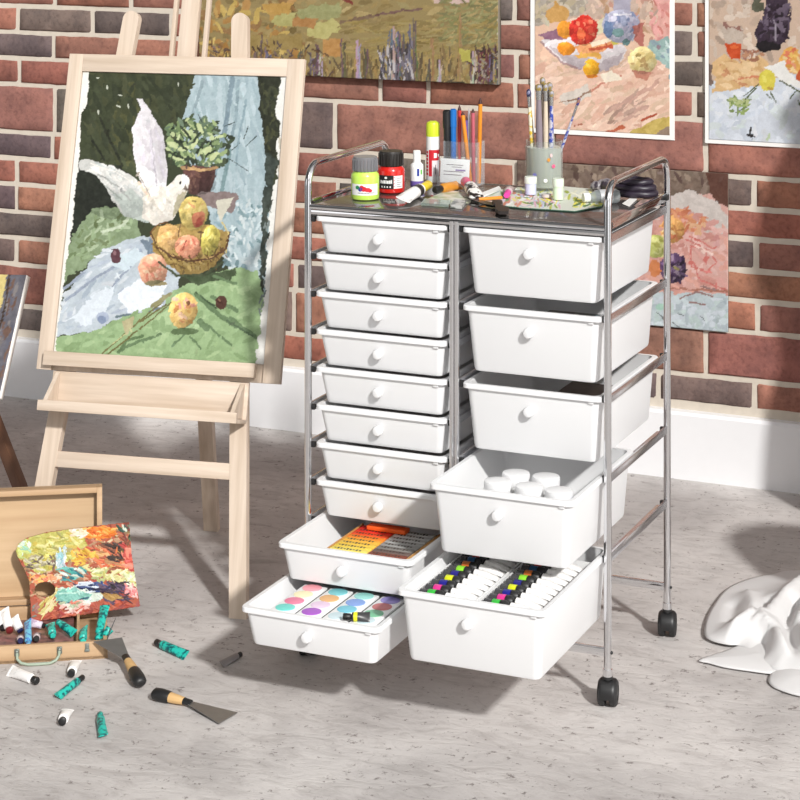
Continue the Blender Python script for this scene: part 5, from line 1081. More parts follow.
# white card box leaning before the holder
p0 = tp(441.5, 186); p1 = tp(474.5, 188.5); ex_ = (p1 - p0).normalized(); L = 0.058
t = thing('card_box', (p0 + p1) / 2, 'white printed card in a clear stand in front of the pen holder', 'card')
ux = Vector((1, 0, 0)); cdir = Vector((0, 0.12, 1)).normalized(); pc_ = Vector((hx - 0.006, hy - 0.034, TZ))
ch = (onp(458, 158, (0, hy - 0.030, 0), (0, 1, 0)).z - TZ) - 0.002
b = MB(); b.bar(pc_ + cdir * (ch - 0.045), pc_ + cdir * ch, 0.058, 0.003, MW, ux, bevel=0.0005); b.obj('card', t)
b = MB(); cn = ux.cross(cdir)
for x, z, w, h, m in ((0.0, 0.034, 0.034, 0.0012, 0), (0.004, 0.030, 0.02, 0.0010, 0), (-0.002, 0.0215, 0.040, 0.0012, 0), (0.012, 0.0245, 0.020, 0.003, 1), (-0.004, 0.0155, 0.036, 0.0012, 0)):
    b.bar(pc_ + ux * x + cdir * (z + ch - 0.045 - h / 2) + cn * 0.0016, pc_ + ux * x + cdir * (z + ch - 0.045 + h / 2) + cn * 0.0016, w, 0.0005, mk('grey', (120, 110, 116)) if m == 0 else mk('mauve', (150, 130, 180)), ux)
b.obj('printed_lines', t)
b = MB(); b.bar(pc_ + cn * 0.004 - ux * 0.001, pc_ + cn * 0.004 + cdir * (ch + 0.004) - ux * 0.001, 0.064, 0.0012, CLP, ux); b.bar(pc_ + Vector((0, -0.012, 0.0006)), pc_ + Vector((0, 0.006, 0.0006)), 0.064, 0.0012, CLP, ux); b.obj('clear_stand', t)
# tubes lying on the tray
YEL = plain('yellow_cap', (222, 196, 40), 0.4); PINKC = plain('pink_cap', (224, 92, 130), 0.4); ORB = plain('orange_label', (206, 140, 52), 0.4)
tube('white paint tube with a yellow cap in front of the white bottle', tp(429, 184.5, TZ + 0.012), tp(403, 199, TZ + 0.0115), 0.0112, TUBEW, YEL, capf=0.32, band=BLACK)
t = tube('orange banded paint tube with a black tip before the glue stick', tp(434.5, 190, TZ + 0.0085), tp(460, 184.5, TZ + 0.0085), 0.0088, ORB, BLACK, capf=0.28)
tube('white and black paint tube with a pink cap before the card', tp(465, 181, TZ + 0.016), tp(477, 196, TZ + 0.011), 0.0120, blotch('white_black_tube', (28, 26, 28), (238, 236, 232), 55, (0.47, 0.5)), PINKC, capf=0.40)
tube('crumpled grey tube with a bright pink cap before the brush jar', tp(506.5, 195.5, TZ + 0.0105), tp(511, 186.5, TZ + 0.0105), 0.0078, blotch('grey_tube', (120, 112, 110), (176, 160, 160), 80), plain('magenta_cap', (226, 70, 160), 0.4), capf=0.4)
# paper, slab, white stick, pencil, palette knife
def sheet(name, label, cat, uv, m, z=TZ + 0.0008, th=0.0008, **k):
    ps = [fl(u, v, z) for u, v in uv]; b = MB(); b.prism(ps, (0, 0, th), m); return tag(b.obj(name), label, cat, **k)
PG = blotch('green_white_paper', (176, 186, 150), (226, 226, 214), 40, (0.4, 0.6)); 
sheet('paper_scrap', 'pale green paint spotted paper under the orange banded tube', 'paper', [(428, 199), (446, 190.5), (474, 193), (470, 203), (446, 204)], PG, TZ + 0.0002, 0.0006)
b = MB(); b.prism([fl(u, v, TZ + 0.0005) for u, v in ((421, 205.5), (449, 207.5), (451, 203), (425, 201))], (0, 0, 0.005), clear('slab_clear', (210, 220, 214), 0.22)); tag(b.obj('clear_slab'), 'clear flat slab at the front of the tray below the paper scrap', 'slab')
b = MB(); b.prism([fl(u, v, TZ + 0.0005) for u, v in ((450, 208), (462, 209), (466, 203.5), (455, 202.5))], (0, 0, 0.006), blotch('foil_grey', (110, 114, 108), (200, 200, 196), 90)); tag(b.obj('foil_pack'), 'small grey foil pack on the tray rim beside the clear slab', 'pack')
GLP = clear('glass_palette', (150, 186, 170), 0.35, 0.05)
# glass palette with dried paint
cv = Cv(460, 175, 620, 220, (216, 220, 208), 3.0, 81)
cv.dabs(70, [(470, 190), (540, 186), (540, 206), (480, 208)], [(222, 226, 216), (196, 206, 186), (226, 206, 206), (190, 200, 206)], 12, 3, 5, 30); cv.dabs(80, [(510, 190), (612, 188), (604, 208), (516, 206)], [(206, 206, 96), (180, 190, 80), (226, 222, 140), (150, 166, 70), (232, 232, 210), (206, 190, 70)], 9, 2.2, 20, 50)
cv.dabs(50, [(500, 192), (560, 196), (560, 206), (505, 205)], [(226, 176, 196), (200, 206, 226), (120, 160, 110), (236, 236, 232), (206, 140, 120)], 7, 2, 10, 50); cv.dabs(20, [(520, 196), (600, 200), (600, 206), (524, 204)], [(90, 120, 70), (236, 226, 90)], 8, 1.4, -20, 50)
GPO = [(472, 197), (488, 191), (520, 187), (562, 186), (604, 190), (606, 198), (602, 206), (575, 211), (520, 207.5), (488, 204)]
gps = [fl(u, v, TZ + 0.0035) for u, v in GPO]; x0, x1 = min(p.x for p in gps), max(p.x for p in gps); y0, y1 = min(p.y for p in gps), max(p.y for p in gps)
tag(painted('glass_palette', (x0, y0, TZ + 0.0034), (1, 0, 0), (0, 1, 0), x1 - x0, y1 - y0, cv, 0.0013, 0.0012, 0.0026, plain('green_glass_edge', (70, 100, 84), 0.1), keep=lambda u, v: inside(u, v, GPO), gain=0.95), 'flat palette smeared with yellow green paint under the small pots', 'palette')
ZP = TZ + 0.0052
def lay(name, label, cat, a, e, r, m, tipm=None, tip=0.0, z=ZP):
    a, e = fl(*a, z + r), fl(*e, z + r); L = (e - a).length; t = thing(name, (a + e) / 2 - UP * r, label, cat)
    b = MB(); b.lathe([(r * 0.8, 0), (r, 0.001), (r, L - tip - 0.001), (r * 0.9, L - tip)], m, a, e - a, 10); b.obj('shaft', t)
    if tip: b = MB(); b.lathe([(r * 0.95, L - tip), (r * 0.15, L)], tipm, a, e - a, 10); b.obj('tip', t)
    return t
b = MB(); b.prism([fl(u, v, ZP) for u, v in ((476, 196.5), (499, 187.5), (501, 190), (480, 199))], (0, 0, 0.003), MW); tag(b.obj('folded_paper'), 'white folded paper strip lying above the orange pencil', 'paper')
lay('pencil', 'short orange pencil lying on the flat palette', 'pencil', (502, 197.5), (475.5, 199.5), 0.0030, ORP, DKT, 0.006)
t = thing('palette_knife', fl(488, 203, TZ), 'black palette knife with a broad handle at the front of the tray', 'palette knife'); zk = TZ + 0.007
b = MB(); b.prism([fl(u, v, zk) for u, v in ((463, 197), (470, 198.5), (492, 202.5), (498, 204.5), (494, 206), (484, 204.5))], (0, 0, 0.0012), plain('dark_blade', (40, 42, 42), 0.25, 0.6)); b.obj('blade', t)
b = MB(); b.prism([fl(u, v, zk - 0.001) for u, v in ((492, 203), (502, 203.5), (503, 206), (501, 208), (509, 211), (508.5, 214.5), (499, 214.5), (495, 211.5), (496, 207.5))], (0, 0, 0.006), plain('knife_handle_black', (34, 26, 24), 0.4)); b.obj('handle', t)
def pot(uv, r, h, cm, cm2, label):
    c = tp(*uv) + Vector((-0.41, 0.91, 0)) * r * 0.9; c.z = ZP; t = thing('paint_pot', c, label, 'paint pot')
    b = MB(); b.lathe([(r * 0.86, 0), (r * 0.9, 0.0015), (r * 0.9, h * 0.62)], cm, c, n=24); b.obj('pot_body', t)
    b = MB(); b.lathe([(r * 0.98, h * 0.62), (r, h * 0.66), (r, h * 0.93), (r * 0.94, h), (r * 0.3, h)], cm2, c, n=24); b.obj('lid', t)
pot((531, 198), 0.0115, 0.032, plain('lavender_pot', (206, 210, 236), 0.4), plain('pale_lid', (226, 232, 222), 0.4), 'small lavender paint pot with a pale lid in front of the brush jar')
pot((558.5, 203), 0.0105, 0.037, plain('mint_pot', (214, 236, 206), 0.4), plain('pale_mint_lid', (222, 234, 216), 0.4), 'small mint green paint pot right of the lavender one')
c = tp(546.5, 197.5, ZP); b = MB(); b.lathe([(0.007, 0), (0.0085, 0.001), (0.0085, 0.006), (0.007, 0.0065)], plain('pearl_lid', (206, 196, 196), 0.4), c, n=20); tag(b.obj('loose_lid'), 'loose pale pot lid lying between the two small pots', 'lid')
# brush jar
c = onp(544, 140, (0, 3.646, 0), (0, 1, 0)); hj = c.z - TZ - 0.0036; c.z = TZ + 0.0036; rj = 0.0345
t = thing('brush_jar', c, 'tall clear glass jar holding paint brushes', 'jar')
b = MB(); b.lathe([(rj * 0.93, 0), (rj, 0.003), (rj, hj - 0.012), (rj * 0.95, hj - 0.009), (rj * 0.97, hj - 0.001), (rj * 0.94, hj), (rj * 0.92, hj - 0.001)], GLS, c, n=40, caps=(True, False)); b.obj('glass', t)
b = MB(); b.lathe([(rj * 0.90, 0.0055), (rj * 0.925, 0.007), (rj * 0.925, hj * 0.86)], clear('murky_water', (222, 224, 219), 0.58, 0.1), c, n=32); tag(b.obj('murky_water', t), 'murky rinsing water')
b = MB()
for a, z, s, m in ((12, 0.058, 5, ORB), (28, 0.046, 6, PINKC), (-32, 0.030, 7, mk('violet', (120, 120, 190))), (2, 0.020, 6, MW), (20, 0.066, 4, mk('palepink', (226, 190, 190)))): b.blob(c, rj * 1.006, VIEW + a, z, s, 0.0035, m)
b.obj('paint_spots', t)
GBR = 'brushes in the glass jar'
FER = plain('ferrule_metal', (190, 188, 186), 0.25, 0.9); BRI = blotch('paint_bristle', (150, 128, 70), (150, 148, 156), 150); 
def brush(label, u0, u1, vtop, dy, r, m, hb=0.012, w=1.3, bm_=None):
    y = c.y + dy; top = at_depth(u1, vtop, y); lo_ = at_depth(u0, 190, y); foot = Vector((lo_.x, y, TZ + 0.012)); d = (top - foot).normalized(); L = (top - foot).length
    t = thing('paint_brush', foot, label, 'brush', GBR)
    b = MB(); b.lathe([(r * 0.5, 0), (r * 0.9, L * 0.2), (r * 1.1, L * 0.55), (r * 0.8, L - hb * 2.4)], m, foot, d, 10); b.obj('handle', t)
    b = MB(); b.lathe([(r * 0.85, L - hb * 2.4), (r, L - hb)], FER, foot, d, 10); b.obj('ferrule', t)
    b = MB(); b.lathe([(r, L - hb), (r * w, L - hb * 0.6), (r * w * 0.8, L - hb * 0.2), (r * 0.3, L)], bm_ or BRI, foot, d, 10); b.obj('bristles', t)
GRH = plain('mauve_grey_handle', (132, 120, 128), 0.35); YLH = blotch('yellow_spotted_handle', (226, 190, 60), (232, 226, 206), 120); PLH = plain('pale_handle', (206, 190, 170), 0.4); BLH = blotch('blue_spotted_handle', (50, 70, 160), (190, 186, 196), 140)
brush('leftmost yellow flecked brush with a blue black tip in the jar', 535, 528.5, 89, 0.0, 0.0042, YLH, 0.014, 1.2, blotch('blue_black_tip', (30, 34, 70), (120, 120, 150), 150))
brush('thick mauve grey handled brush in the jar', 540, 538.5, 84, -0.010, 0.0060, GRH, 0.012)
brush('tallest brush at the centre of the jar', 545, 542.5, 77, 0.006, 0.0044, PLH, 0.013)
brush('pale handled brush right of the tallest one', 546, 545.5, 83, -0.004, 0.0047, PLH, 0.014, 1.2)
brush('silver ferrule brush second from the right of the upright ones', 548, 549.5, 82, 0.010, 0.0047, GRH, 0.014, 1.4)
brush('blue flecked brush at the right of the upright bunch', 551, 551.5, 90, 0.0, 0.0042, BLH, 0.012)
brush('yellow flecked thin brush between the grey ones', 542, 541, 92, 0.014, 0.0036, YLH, 0.012)
brush('thin brush leaning far right out of the jar with a blue tip', 549, 580, 97, 0.012, 0.0026, BLH, 0.016, 1.3, blotch('rusty_tip', (60, 60, 130), (150, 110, 100), 150))
# clear bottle on its side, purple roll, paper
CLB = clear('clear_bottle', (206, 212, 214), 0.30, 0.06)
a, e = fl(588, 197.5, TZ + 0.0135), fl(618, 196, TZ + 0.0135); d = (e - a).normalized(); L = (e - a).length
t = thing('clear_bottle', (a + e) / 2, 'clear plastic bottle with a white cap lying behind the right handle', 'bottle')
b = MB(); b.lathe([(0.007, 0), (0.008, 0.008), (0.0125, 0.014), (0.0130, L - 0.004), (0.0110, L), (0.004, L)], CLB, a, d, 24); b.obj('bottle_body', t)
b = MB(); b.lathe([(0.0075, -0.009), (0.0082, -0.008), (0.0082, 0.002), (0.007, 0.003)], MW, a, d, 20); b.obj('cap', t)
b = MB(); b.lathe([(0.0131, L * 0.35), (0.0133, L * 0.36), (0.0133, L * 0.75), (0.0131, L * 0.76)], plain('grey_label', (176, 178, 180), 0.4), a, d, 24, (False, False)); b.obj('label', t)
ROLLM = plain('dark_purple_leather', (42, 34, 47), 0.4, var=0.35, scale=90, bump=0.3)
pc2 = onp(634, 196, (0, 3.645, 0), (0, 1, 0)); pc2.z = TZ + 0.0006
b = MB()
for k, (R0, zc, rr) in enumerate(((0.034, 0.0078, 0.0066), (0.031, 0.0180, 0.0064), (0.027, 0.0285, 0.0058), (0.021, 0.0078, 0.006))):
    pts = [pc2 + Vector((R0 * 1.15 * math.cos(2 * math.pi * i / 28), R0 * 0.72 * math.sin(2 * math.pi * i / 28), zc + 0.0006 * math.sin(i * 1.7 + k))) for i in range(28)]
    b.tube(pts + [pts[0]], rr, ROLLM, 10)
tag(b.obj('leather_roll', smooth=80), 'dark purple coiled leather roll at the back corner of the tray', 'roll')
pc3 = onp(606, 190, (0, 3.655, 0), (0, 1, 0)); b = MB()
for i in range(5): b.ball(Vector((pc3.x - 0.018 + i * 0.010, pc3.y + 0.004 * (i % 2), TZ + 0.0117 + 0.003 * ((i * 7) % 3))), 0.013, blotch('grey_purple_cloth', (56, 48, 58), (140, 134, 138), 70), 12, (1, 0.8, 0.9))
tag(b.obj('rag', smooth=80), 'crumpled grey purple rag beside the leather roll', 'rag')
sheet('paper_sheet', 'white paper corner lying right of the clear bottle', 'paper', [(622, 204), (632, 197), (637, 199.5), (629, 207)], PAPER, TZ + 0.0006)
sheet('printed_sheet', 'pinkish printed sheet at the right edge of the tray', 'paper', [(634, 206), (646, 196.5), (656, 198.5), (640, 211)], blotch('pink_print', (150, 130, 120), (214, 176, 170), 50), TZ + 0.0002, 0.0005)

# ------------------------------------------------------------------ what lies in the drawers
def ordw(i): return ORD[i]
# two white trays of paint tubes in the lowest wide drawer
D = DR[4]; zb = D['zb'] + 0.026
TRW = plain('white_tray', (236, 236, 236), 0.4, var=0.01)
cols = [((60, 190, 70), 'green'), ((230, 60, 150), 'magenta'), ((40, 40, 140), 'navy blue'), ((220, 226, 40), 'yellow'), ((44, 40, 130), 'violet blue'), ((150, 226, 60), 'lime'), ((206, 110, 50), 'orange brown'), ((30, 80, 120), 'teal blue'), ((200, 50, 40), 'red'), ((60, 60, 60), 'dark grey')]
tube0 = None; TT = []
for side, (uL, uR) in enumerate((((452, 599), (505, 606)), ((508, 607.5), (566, 612)))):
    x0 = D['x0'] + 0.004 + side * 0.1105; x1 = x0 + 0.106; ya = D['y0'] + 0.006; yb = ya + 0.26; h = 0.05
    nm = ('left', 'right')[side]
    t = thing('tube_tray', Vector(((x0 + x1) / 2, ya, zb)), 'white tray of paint tubes on the %s in the lowest wide drawer' % nm, 'tray', 'tube trays in the lowest wide drawer')
    b = MB(); hz = D['zt'] - 0.005 - zb
    b.ringloft([rrect(x0, x1, ya, yb, 0.003, zb), rrect(x0, x1, ya, yb, 0.003, zb + hz), rrect(x0 + 0.002, x1 - 0.002, ya + 0.002, yb - 0.002, 0.002, zb + hz), rrect(x0 + 0.002, x1 - 0.002, ya + 0.002, yb - 0.002, 0.002, zb + hz - 0.014)], TRW); b.obj('tray_body', t)
    zt_ = zb + hz - 0.014 + 0.0105
    for k in range(10):
        y = ya + 0.017 + k * 0.0245; c_, cn_ = cols[k]
        lb = '%s banded paint tube, %s from the front of the %s tube tray' % (cn_, ordw(k), nm)
        if tube0 is None:
            tt = thing('paint_tube', Vector((x0 + 0.05, y, zt_ - 0.009)), lb, 'paint tube', 'paint tubes in the lowest wide drawer'); px_ = x0 + 0.008
            bb = MB(); bb.lathe([(0.0072, 0), (0.0085, 0.001), (0.0085, 0.012), (0.0070, 0.0125), (0.0070, 0.0150)], plain('grey_clear_cap', (70, 70, 72), 0.25), (px_, y, zt_), (1, 0, 0), 14); bb.obj('cap', tt)
            bb = MB(); bb.lathe([(0.0080, 0.0275), (0.0098, 0.029), (0.0098, 0.037), (0.0070, 0.041), (0.0030, 0.0415)], BLACK, (px_, y, zt_), (1, 0, 0), 14); bb.obj('black_collar', tt)
            bb = MB(); bb.ringloft([[Vector((px_ + f, y + 0.0085 * a * math.cos(2 * math.pi * i / 14), zt_ - (1 - q) * 0.006 + 0.0085 * q * math.sin(2 * math.pi * i / 14))) for i in range(14)] for f, a, q in ((0.041, 0.4, 0.4), (0.046, 0.95, 0.95), (0.066, 1.0, 0.85), (0.084, 1.1, 0.4), (0.088, 1.12, 0.15))], TUBEW); bb.obj('tube_body', tt)
            tube0 = tt
        else: tt = dup(tube0, lb, Vector((x0 + 0.05, y, zt_ - 0.009)))
        TT.append((tt, c_, cn_, x0, y, zt_))
for tt, c_, cn_, x0, y, zt_ in TT:
    bb = MB(); bb.lathe([(0.0090, 0.0148), (0.0095, 0.0155), (0.0095, 0.0275)], plain('band_' + cn_.replace(' ', '_'), c_, 0.35), (x0 + 0.008, y, zt_), (1, 0, 0), 14); bb.obj('colour_band', tt)
# white tubs in the fourth wide drawer
D = DR[3]; tub0 = None; zb = D['zb']
spots = [((498, 480.5), 'front left'), ((529, 485.5), 'front middle'), ((559, 490), 'front right'), ((516, 472.5), 'rear left'), ((546, 476), 'rear right')]
for (u, v), nm in spots:
    p = fl(u, v, zb + 0.102)
    lb = 'white lidded paint tub, %s of those in the fourth wide drawer' % nm
    if tub0 is None:
        tt = thing('paint_tub', Vector((p.x, p.y, zb)), lb, 'paint tub', 'white tubs in the fourth wide drawer'); r = 0.0235; cl_ = clear('frosted_tub', (236, 236, 236), 0.75, 0.3)
        b = MB(); b.lathe([(r * 0.86, 0), (r * 0.9, 0.003), (r * 0.94, 0.084)], cl_, (p.x, p.y, zb), n=28); b.obj('tub_body', tt)
        b = MB(); b.lathe([(r * 0.99, 0.084), (r * 1.02, 0.086), (r * 1.02, 0.099), (r * 0.97, 0.102), (r * 0.9, 0.1025), (r * 0.2, 0.1027)], WHITE, (p.x, p.y, zb), n=28); b.obj('lid', tt); tub0 = tt
    else: dup(tub0, lb, Vector((p.x, p.y, zb)))
for (u, v), c_, nm in (((519, 487), (110, 130, 50), 'olive green'), ((577, 497), (40, 120, 190), 'blue'), ((552, 494), (70, 66, 66), 'dark grey')):
    p = fl(u, v, zb + 0.096); b = MB(); b.cyl((p.x, p.y, zb + 0.0003), (p.x, p.y, zb + 0.097), 0.0035, plain(nm.replace(' ', '_') + '_pen', c_, 0.4), bev=0.001); tag(b.obj('felt_pen'), '%s pen standing between the white tubs' % nm, 'pen')
# crayon box in the second lowest narrow drawer
D = DL[8]; zb = D['zb'] + 0.0005; zt = D['zt']; zc = zt - 0.014
fa, fb_ = fl(331, 547, zc), fl(409, 556.5, zc); x0, x1, ya = D['x0'] + 0.052, D['x1'] - 0.010, D['y0'] + 0.01
yb = ya + 0.185
t = thing('crayon_box', Vector(((x0 + x1) / 2, ya, zb)), 'wooden tray of yellow, red, grey and brown crayon sticks in a narrow drawer', 'crayon box')
b = MB(); BXW = wood('crayon_box_wood', (214, 164, 96), (176, 120, 64), 'Y', sc=1.5); hz = zc - zb
b.box(((x0 + x1) / 2, (ya + yb) / 2, zb + hz * 0.5 - 0.004), (x1 - x0, yb - ya, hz - 0.010), BXW)
b.box((x0 + 0.0015, (ya + yb) / 2, zb + hz / 2), (0.003, yb - ya, hz), BXW); b.box((x1 - 0.008, (ya + yb) / 2, zb + hz / 2), (0.016, yb - ya, hz), BXW)
for y in (ya + 0.0015, yb - 0.0015): b.box(((x0 + x1) / 2, y, zb + hz / 2 - 0.0015), (x1 - x0, 0.003, hz - 0.003), plain('black_box_edge', (40, 36, 34), 0.5))
b.obj('box_body', t)
xm = x0 + (x1 - 0.016 - x0) * 0.5; b = MB(); b.box((xm, (ya + yb) / 2, zb + hz / 2 - 0.001), (0.0025, yb - ya - 0.006, hz - 0.003), BXW); b.obj('divider', t)
L_ = xm - x0 - 0.0055; yc = [(232, 214, 96), (228, 208, 84), (234, 216, 104), (230, 200, 80), (226, 186, 70), (232, 172, 60), (232, 130, 40), (226, 80, 40), (220, 50, 36), (214, 44, 34)]
gc = [(150, 84, 60), (140, 78, 58), (132, 70, 54), (110, 92, 86), (128, 124, 120), (150, 150, 148), (168, 168, 166), (184, 184, 182), (196, 196, 194), (206, 206, 204)]
yn = ['yellow', 'yellow', 'yellow', 'yellow', 'golden', 'golden', 'orange', 'scarlet', 'red', 'red']; gn = ['reddish brown', 'brown', 'brown', 'dark taupe', 'grey', 'grey', 'pale grey', 'pale grey', 'silver grey', 'silver grey']
st = (yb - ya - 0.010) / 10; cr0 = None; LETM = mk('ink', (60, 50, 44))
for side in (0, 1):
    for k in range(10):
        y = ya + 0.005 + st * (k + 0.5); col_ = (yc, gc)[side][k]; nm = (yn, gn)[side][k]; xs_ = (x0 + 0.0035) if side == 0 else (xm + 0.002)
        t = thing('crayon_stick', Vector((xs_ + L_ / 2, y, zc - 0.011)), '%s crayon stick, %s from the front in the %s row of the crayon box' % (nm, ordw(k), ('left', 'right')[side]), 'crayon', 'crayon sticks in the wooden tray')
        b = MB(); b.box((xs_ + L_ / 2, y, zc - 0.0055), (L_, st * 0.88, 0.010), plain('crayon_%d_%d_%d' % col_, col_, 0.6), bevel=0.0012); b.obj('stick', t)
        b = MB()
        for q in range(9):
            hh = st * (0.16 + 0.14 * ((q * 5 + k * 3) % 3)); b.box((xs_ + L_ * (0.12 + 0.085 * q), y, zc - 0.0004), (L_ * 0.045, hh, 0.0003), LETM)
        b.obj('printed_lettering', t)
b = MB(); b.box((xm - 0.014, yb - 0.022, zc + 0.0045), (0.075, 0.022, 0.008), plain('orange_block', (236, 96, 30), 0.5), bevel=0.002); tag(b.obj('orange_block'), 'bright orange block lying across the back of the crayon box', 'block')
# watercolour cards in the lowest narrow drawer
D = DL[9]; zb = D['zb']; zc = D['zt'] - 0.001
CARD = plain('card_white', (240, 240, 240), 0.5, var=0.02); DIV = plain('dark_gap', (40, 40, 42), 0.6)
pans = [[((120, 220, 210), 'aqua'), ((230, 130, 160), 'rose'), ((240, 232, 190), 'cream'), ((236, 160, 170), 'pink')], [((170, 90, 200), 'purple'), ((232, 206, 230), 'lilac'), ((226, 176, 120), 'apricot'), ((120, 190, 196), 'teal')],
        [((206, 226, 232), 'pale blue'), ((120, 200, 220), 'sky'), ((130, 160, 220), 'blue'), ((150, 206, 200), 'sea green')], [((176, 200, 224), 'pale blue'), ((120, 190, 150), 'green'), ((196, 110, 110), 'dark red'), ((150, 140, 200), 'violet')]]
xa, xb = D['x0'] + 0.026, D['x1'] - 0.006; w = (xb - xa) / 4; ya = D['y0'] + 0.008; Lc = 0.135
nmc = ['leftmost', 'second from left', 'third from left', 'rightmost']
desc = ['aqua, rose and pink', 'purple, apricot and teal', 'sky and mid blue', 'pale blue and green']
for i in range(4):
    xc_ = xa + w * (i + 0.5)
    t = thing('watercolour_card', Vector((xc_, ya, zb)), 'card of round %s paints, %s in lowest narrow drawer' % (desc[i], nmc[i]), 'paint card', 'watercolour cards in the lowest narrow drawer')
    b = MB(); b.box((xc_, ya + Lc / 2, (zb + zc) / 2 + 0.0005), (w - 0.006, Lc, zc - zb - 0.001), CARD, bevel=0.001); b.obj('card_body', t)
    b = MB(); b.box((xc_ + w / 2 - 0.0012, ya + Lc / 2, (zb + zc) / 2 - 0.001), (0.0022, Lc, zc - zb - 0.004), DIV); b.obj('gap_shade_strip', t)  # dark strip painted in for the shade between neighbouring cards
    for k, (c_, cn_) in enumerate(pans[i]):
        b = MB(); b.lathe([(0.0165, 0), (0.0165, 0.0008), (0.0150, 0.0012), (0.002, 0.0010)], plain('pan_' + cn_.replace(' ', '_'), c_, 0.45, var=0.12), (xc_ - 0.001, ya + 0.021 + 0.0335 * k, zc - 0.0001), n=26); tag(b.obj('paint_pan', t), cn_ + ' paint pan')
tube('short yellow banded tube lying across the front of the watercolour cards', fl(343, 616.5, zc + 0.0078), fl(370, 617, zc + 0.0078), 0.0072, plain('dark_tube', (60, 60, 62), 0.35), BLACK, capf=0.3, band=plain('bright_yellow', (232, 230, 40), 0.4))
# things glimpsed in the upper wide drawers
D = DR[1]; z = D['zb']; TIN = plain('tin_lid', (170, 172, 174), 0.35, 0.3); x0, x1 = D['x0'] + 0.075, D['x1'] - 0.035
t = thing('paint_set', Vector(((x0 + x1) / 2, D['y0'] + 0.1, z)), 'dark teal patterned box in the second wide drawer', 'box')
b = MB(); b.box(((x0 + x1) / 2, D['y0'] + 0.10, z + 0.036), (x1 - x0, 0.17, 0.071), plain('dark_teal_card', (30, 54, 56), 0.4), bevel=0.002); b.obj('box_body', t)
b = MB(); zz = z + 0.072
for fx, fy, sx, sy, c_ in ((0.2, 0.3, 0.3, 0.3, (30, 90, 90)), (0.6, 0.25, 0.35, 0.3, (40, 80, 120)), (0.35, 0.7, 0.25, 0.25, (60, 110, 90)), (0.66, 0.7, 0.2, 0.2, (190, 160, 50)), (0.86, 0.6, 0.1, 0.6, (120, 160, 180)), (0.1, 0.75, 0.15, 0.2, (70, 120, 110)), (0.5, 0.5, 0.06, 0.8, (170, 180, 170))):
    b.box((x0 + (x1 - x0) * fx, D['y0'] + 0.015 + 0.17 * fy, zz), ((x1 - x0) * sx, 0.17 * sy, 0.0006), plain('patch_%d_%d_%d' % c_, c_, 0.4))
b.obj('printed_patches', t)
b = MB(); b.box((x1 + 0.012, D['y0'] + 0.10, z + 0.040), (0.016, 0.19, 0.078), plain('grey_folder', (176, 176, 178), 0.5), bevel=0.002); tag(b.obj('folder'), 'pale grey folder on edge in the second wide drawer', 'folder')
D = DR[2]; z = D['zb']; x1 = D['x1'] - 0.004
t = thing('pencil_case', Vector((x1 - 0.06, D['y0'] + 0.1, z)), 'dark brown box with yellow ends in the third wide drawer', 'box')
b = MB(); b.box((x1 - 0.072, D['y0'] + 0.11, z + 0.038), (0.080, 0.20, 0.075), plain('dark_brown_card', (40, 32, 28), 0.5), bevel=0.002); b.obj('box_body', t)
b = MB()
for k in range(6): b.box((x1 - 0.0145, D['y0'] + 0.025 + 0.034 * k, z + 0.039), (0.029, 0.030, 0.077), plain('yellow_strip' if k % 2 else 'orange_strip', (226, 190, 40) if k % 2 else (220, 110, 40), 0.5), bevel=0.002)
b.obj('yellow_strips', t)
D = DR[0]; z = D['zb']
b = MB()
for k in range(3): b.box((D['x0'] + 0.105 + k * 0.03, D['y0'] + 0.10, z + 0.046), (0.028, 0.16, 0.091), plain('book_%d' % k, ((120, 74, 44), (160, 84, 40), (70, 48, 40))[k], 0.5), bevel=0.001)
o = b.obj('storage_box'); tag(o, 'brown box almost hidden in the top wide drawer', 'box')

# unseen vase shape added just out of frame to cast shade on the bricks
b = MB(); b.lathe([(0.07, 0), (0.10, 0.01), (0.13, 0.20), (0.12, 0.40), (0.085, 0.55), (0.10, 0.68), (0.135, 0.80), (0.11, 0.95), (0.07, 1.04), (0.09, 1.10), (0.08, 1.10), (0.06, 1.03), (0.05, 0.9)], plain('stoneware', (150, 140, 130), 0.5), (-0.765, 4.42, 0), n=40)
tag(b.obj('shade_vase'), 'unseen tall grey vase shape added by the wall to shade the bricks', 'vase')

# ------------------------------------------------------------------ light, sky, camera
w = bpy.data.worlds.new('studio'); S.world = w; w.use_nodes = True; nt = w.node_tree; bg = nt.nodes['Background']
tc = N(nt, 'ShaderNodeTexCoord'); sp = N(nt, 'ShaderNodeSeparateXYZ'); nt.links.new(tc.outputs['Generated'], sp.inputs[0])
dt = N(nt, 'ShaderNodeVectorMath', operation='DOT_PRODUCT'); dt.inputs[1].default_value = Vector((0.86, -0.36, 0.36)).normalized(); nt.links.new(tc.outputs['Generated'], dt.inputs[0])
r = N(nt, 'ShaderNodeValToRGB'); cr = r.color_ramp; cr.elements[0].position = 0.0; cr.elements[0].color = (0.20, 0.20, 0.20, 1); cr.elements[1].position = 1.0; cr.elements[1].color = (1.5, 1.49, 1.46, 1)  # surroundings brightened towards the right as added fill light
e = cr.elements.new(0.45); e.color = (0.26, 0.255, 0.25, 1); e = cr.elements.new(0.75); e.color = (0.55, 0.54, 0.53, 1)
mr = N(nt, 'ShaderNodeMapRange'); mr.inputs[1].default_value = -1.0; mr.inputs[2].default_value = 1.0; nt.links.new(dt.outputs['Value'], mr.inputs[0]); nt.links.new(mr.outputs[0], r.inputs[0])
gm = N(nt, 'ShaderNodeMapping'); gm.inputs['Scale'].default_value = (2.2, 2.2, 0.5); nt.links.new(tc.outputs['Generated'], gm.inputs['Vector'])
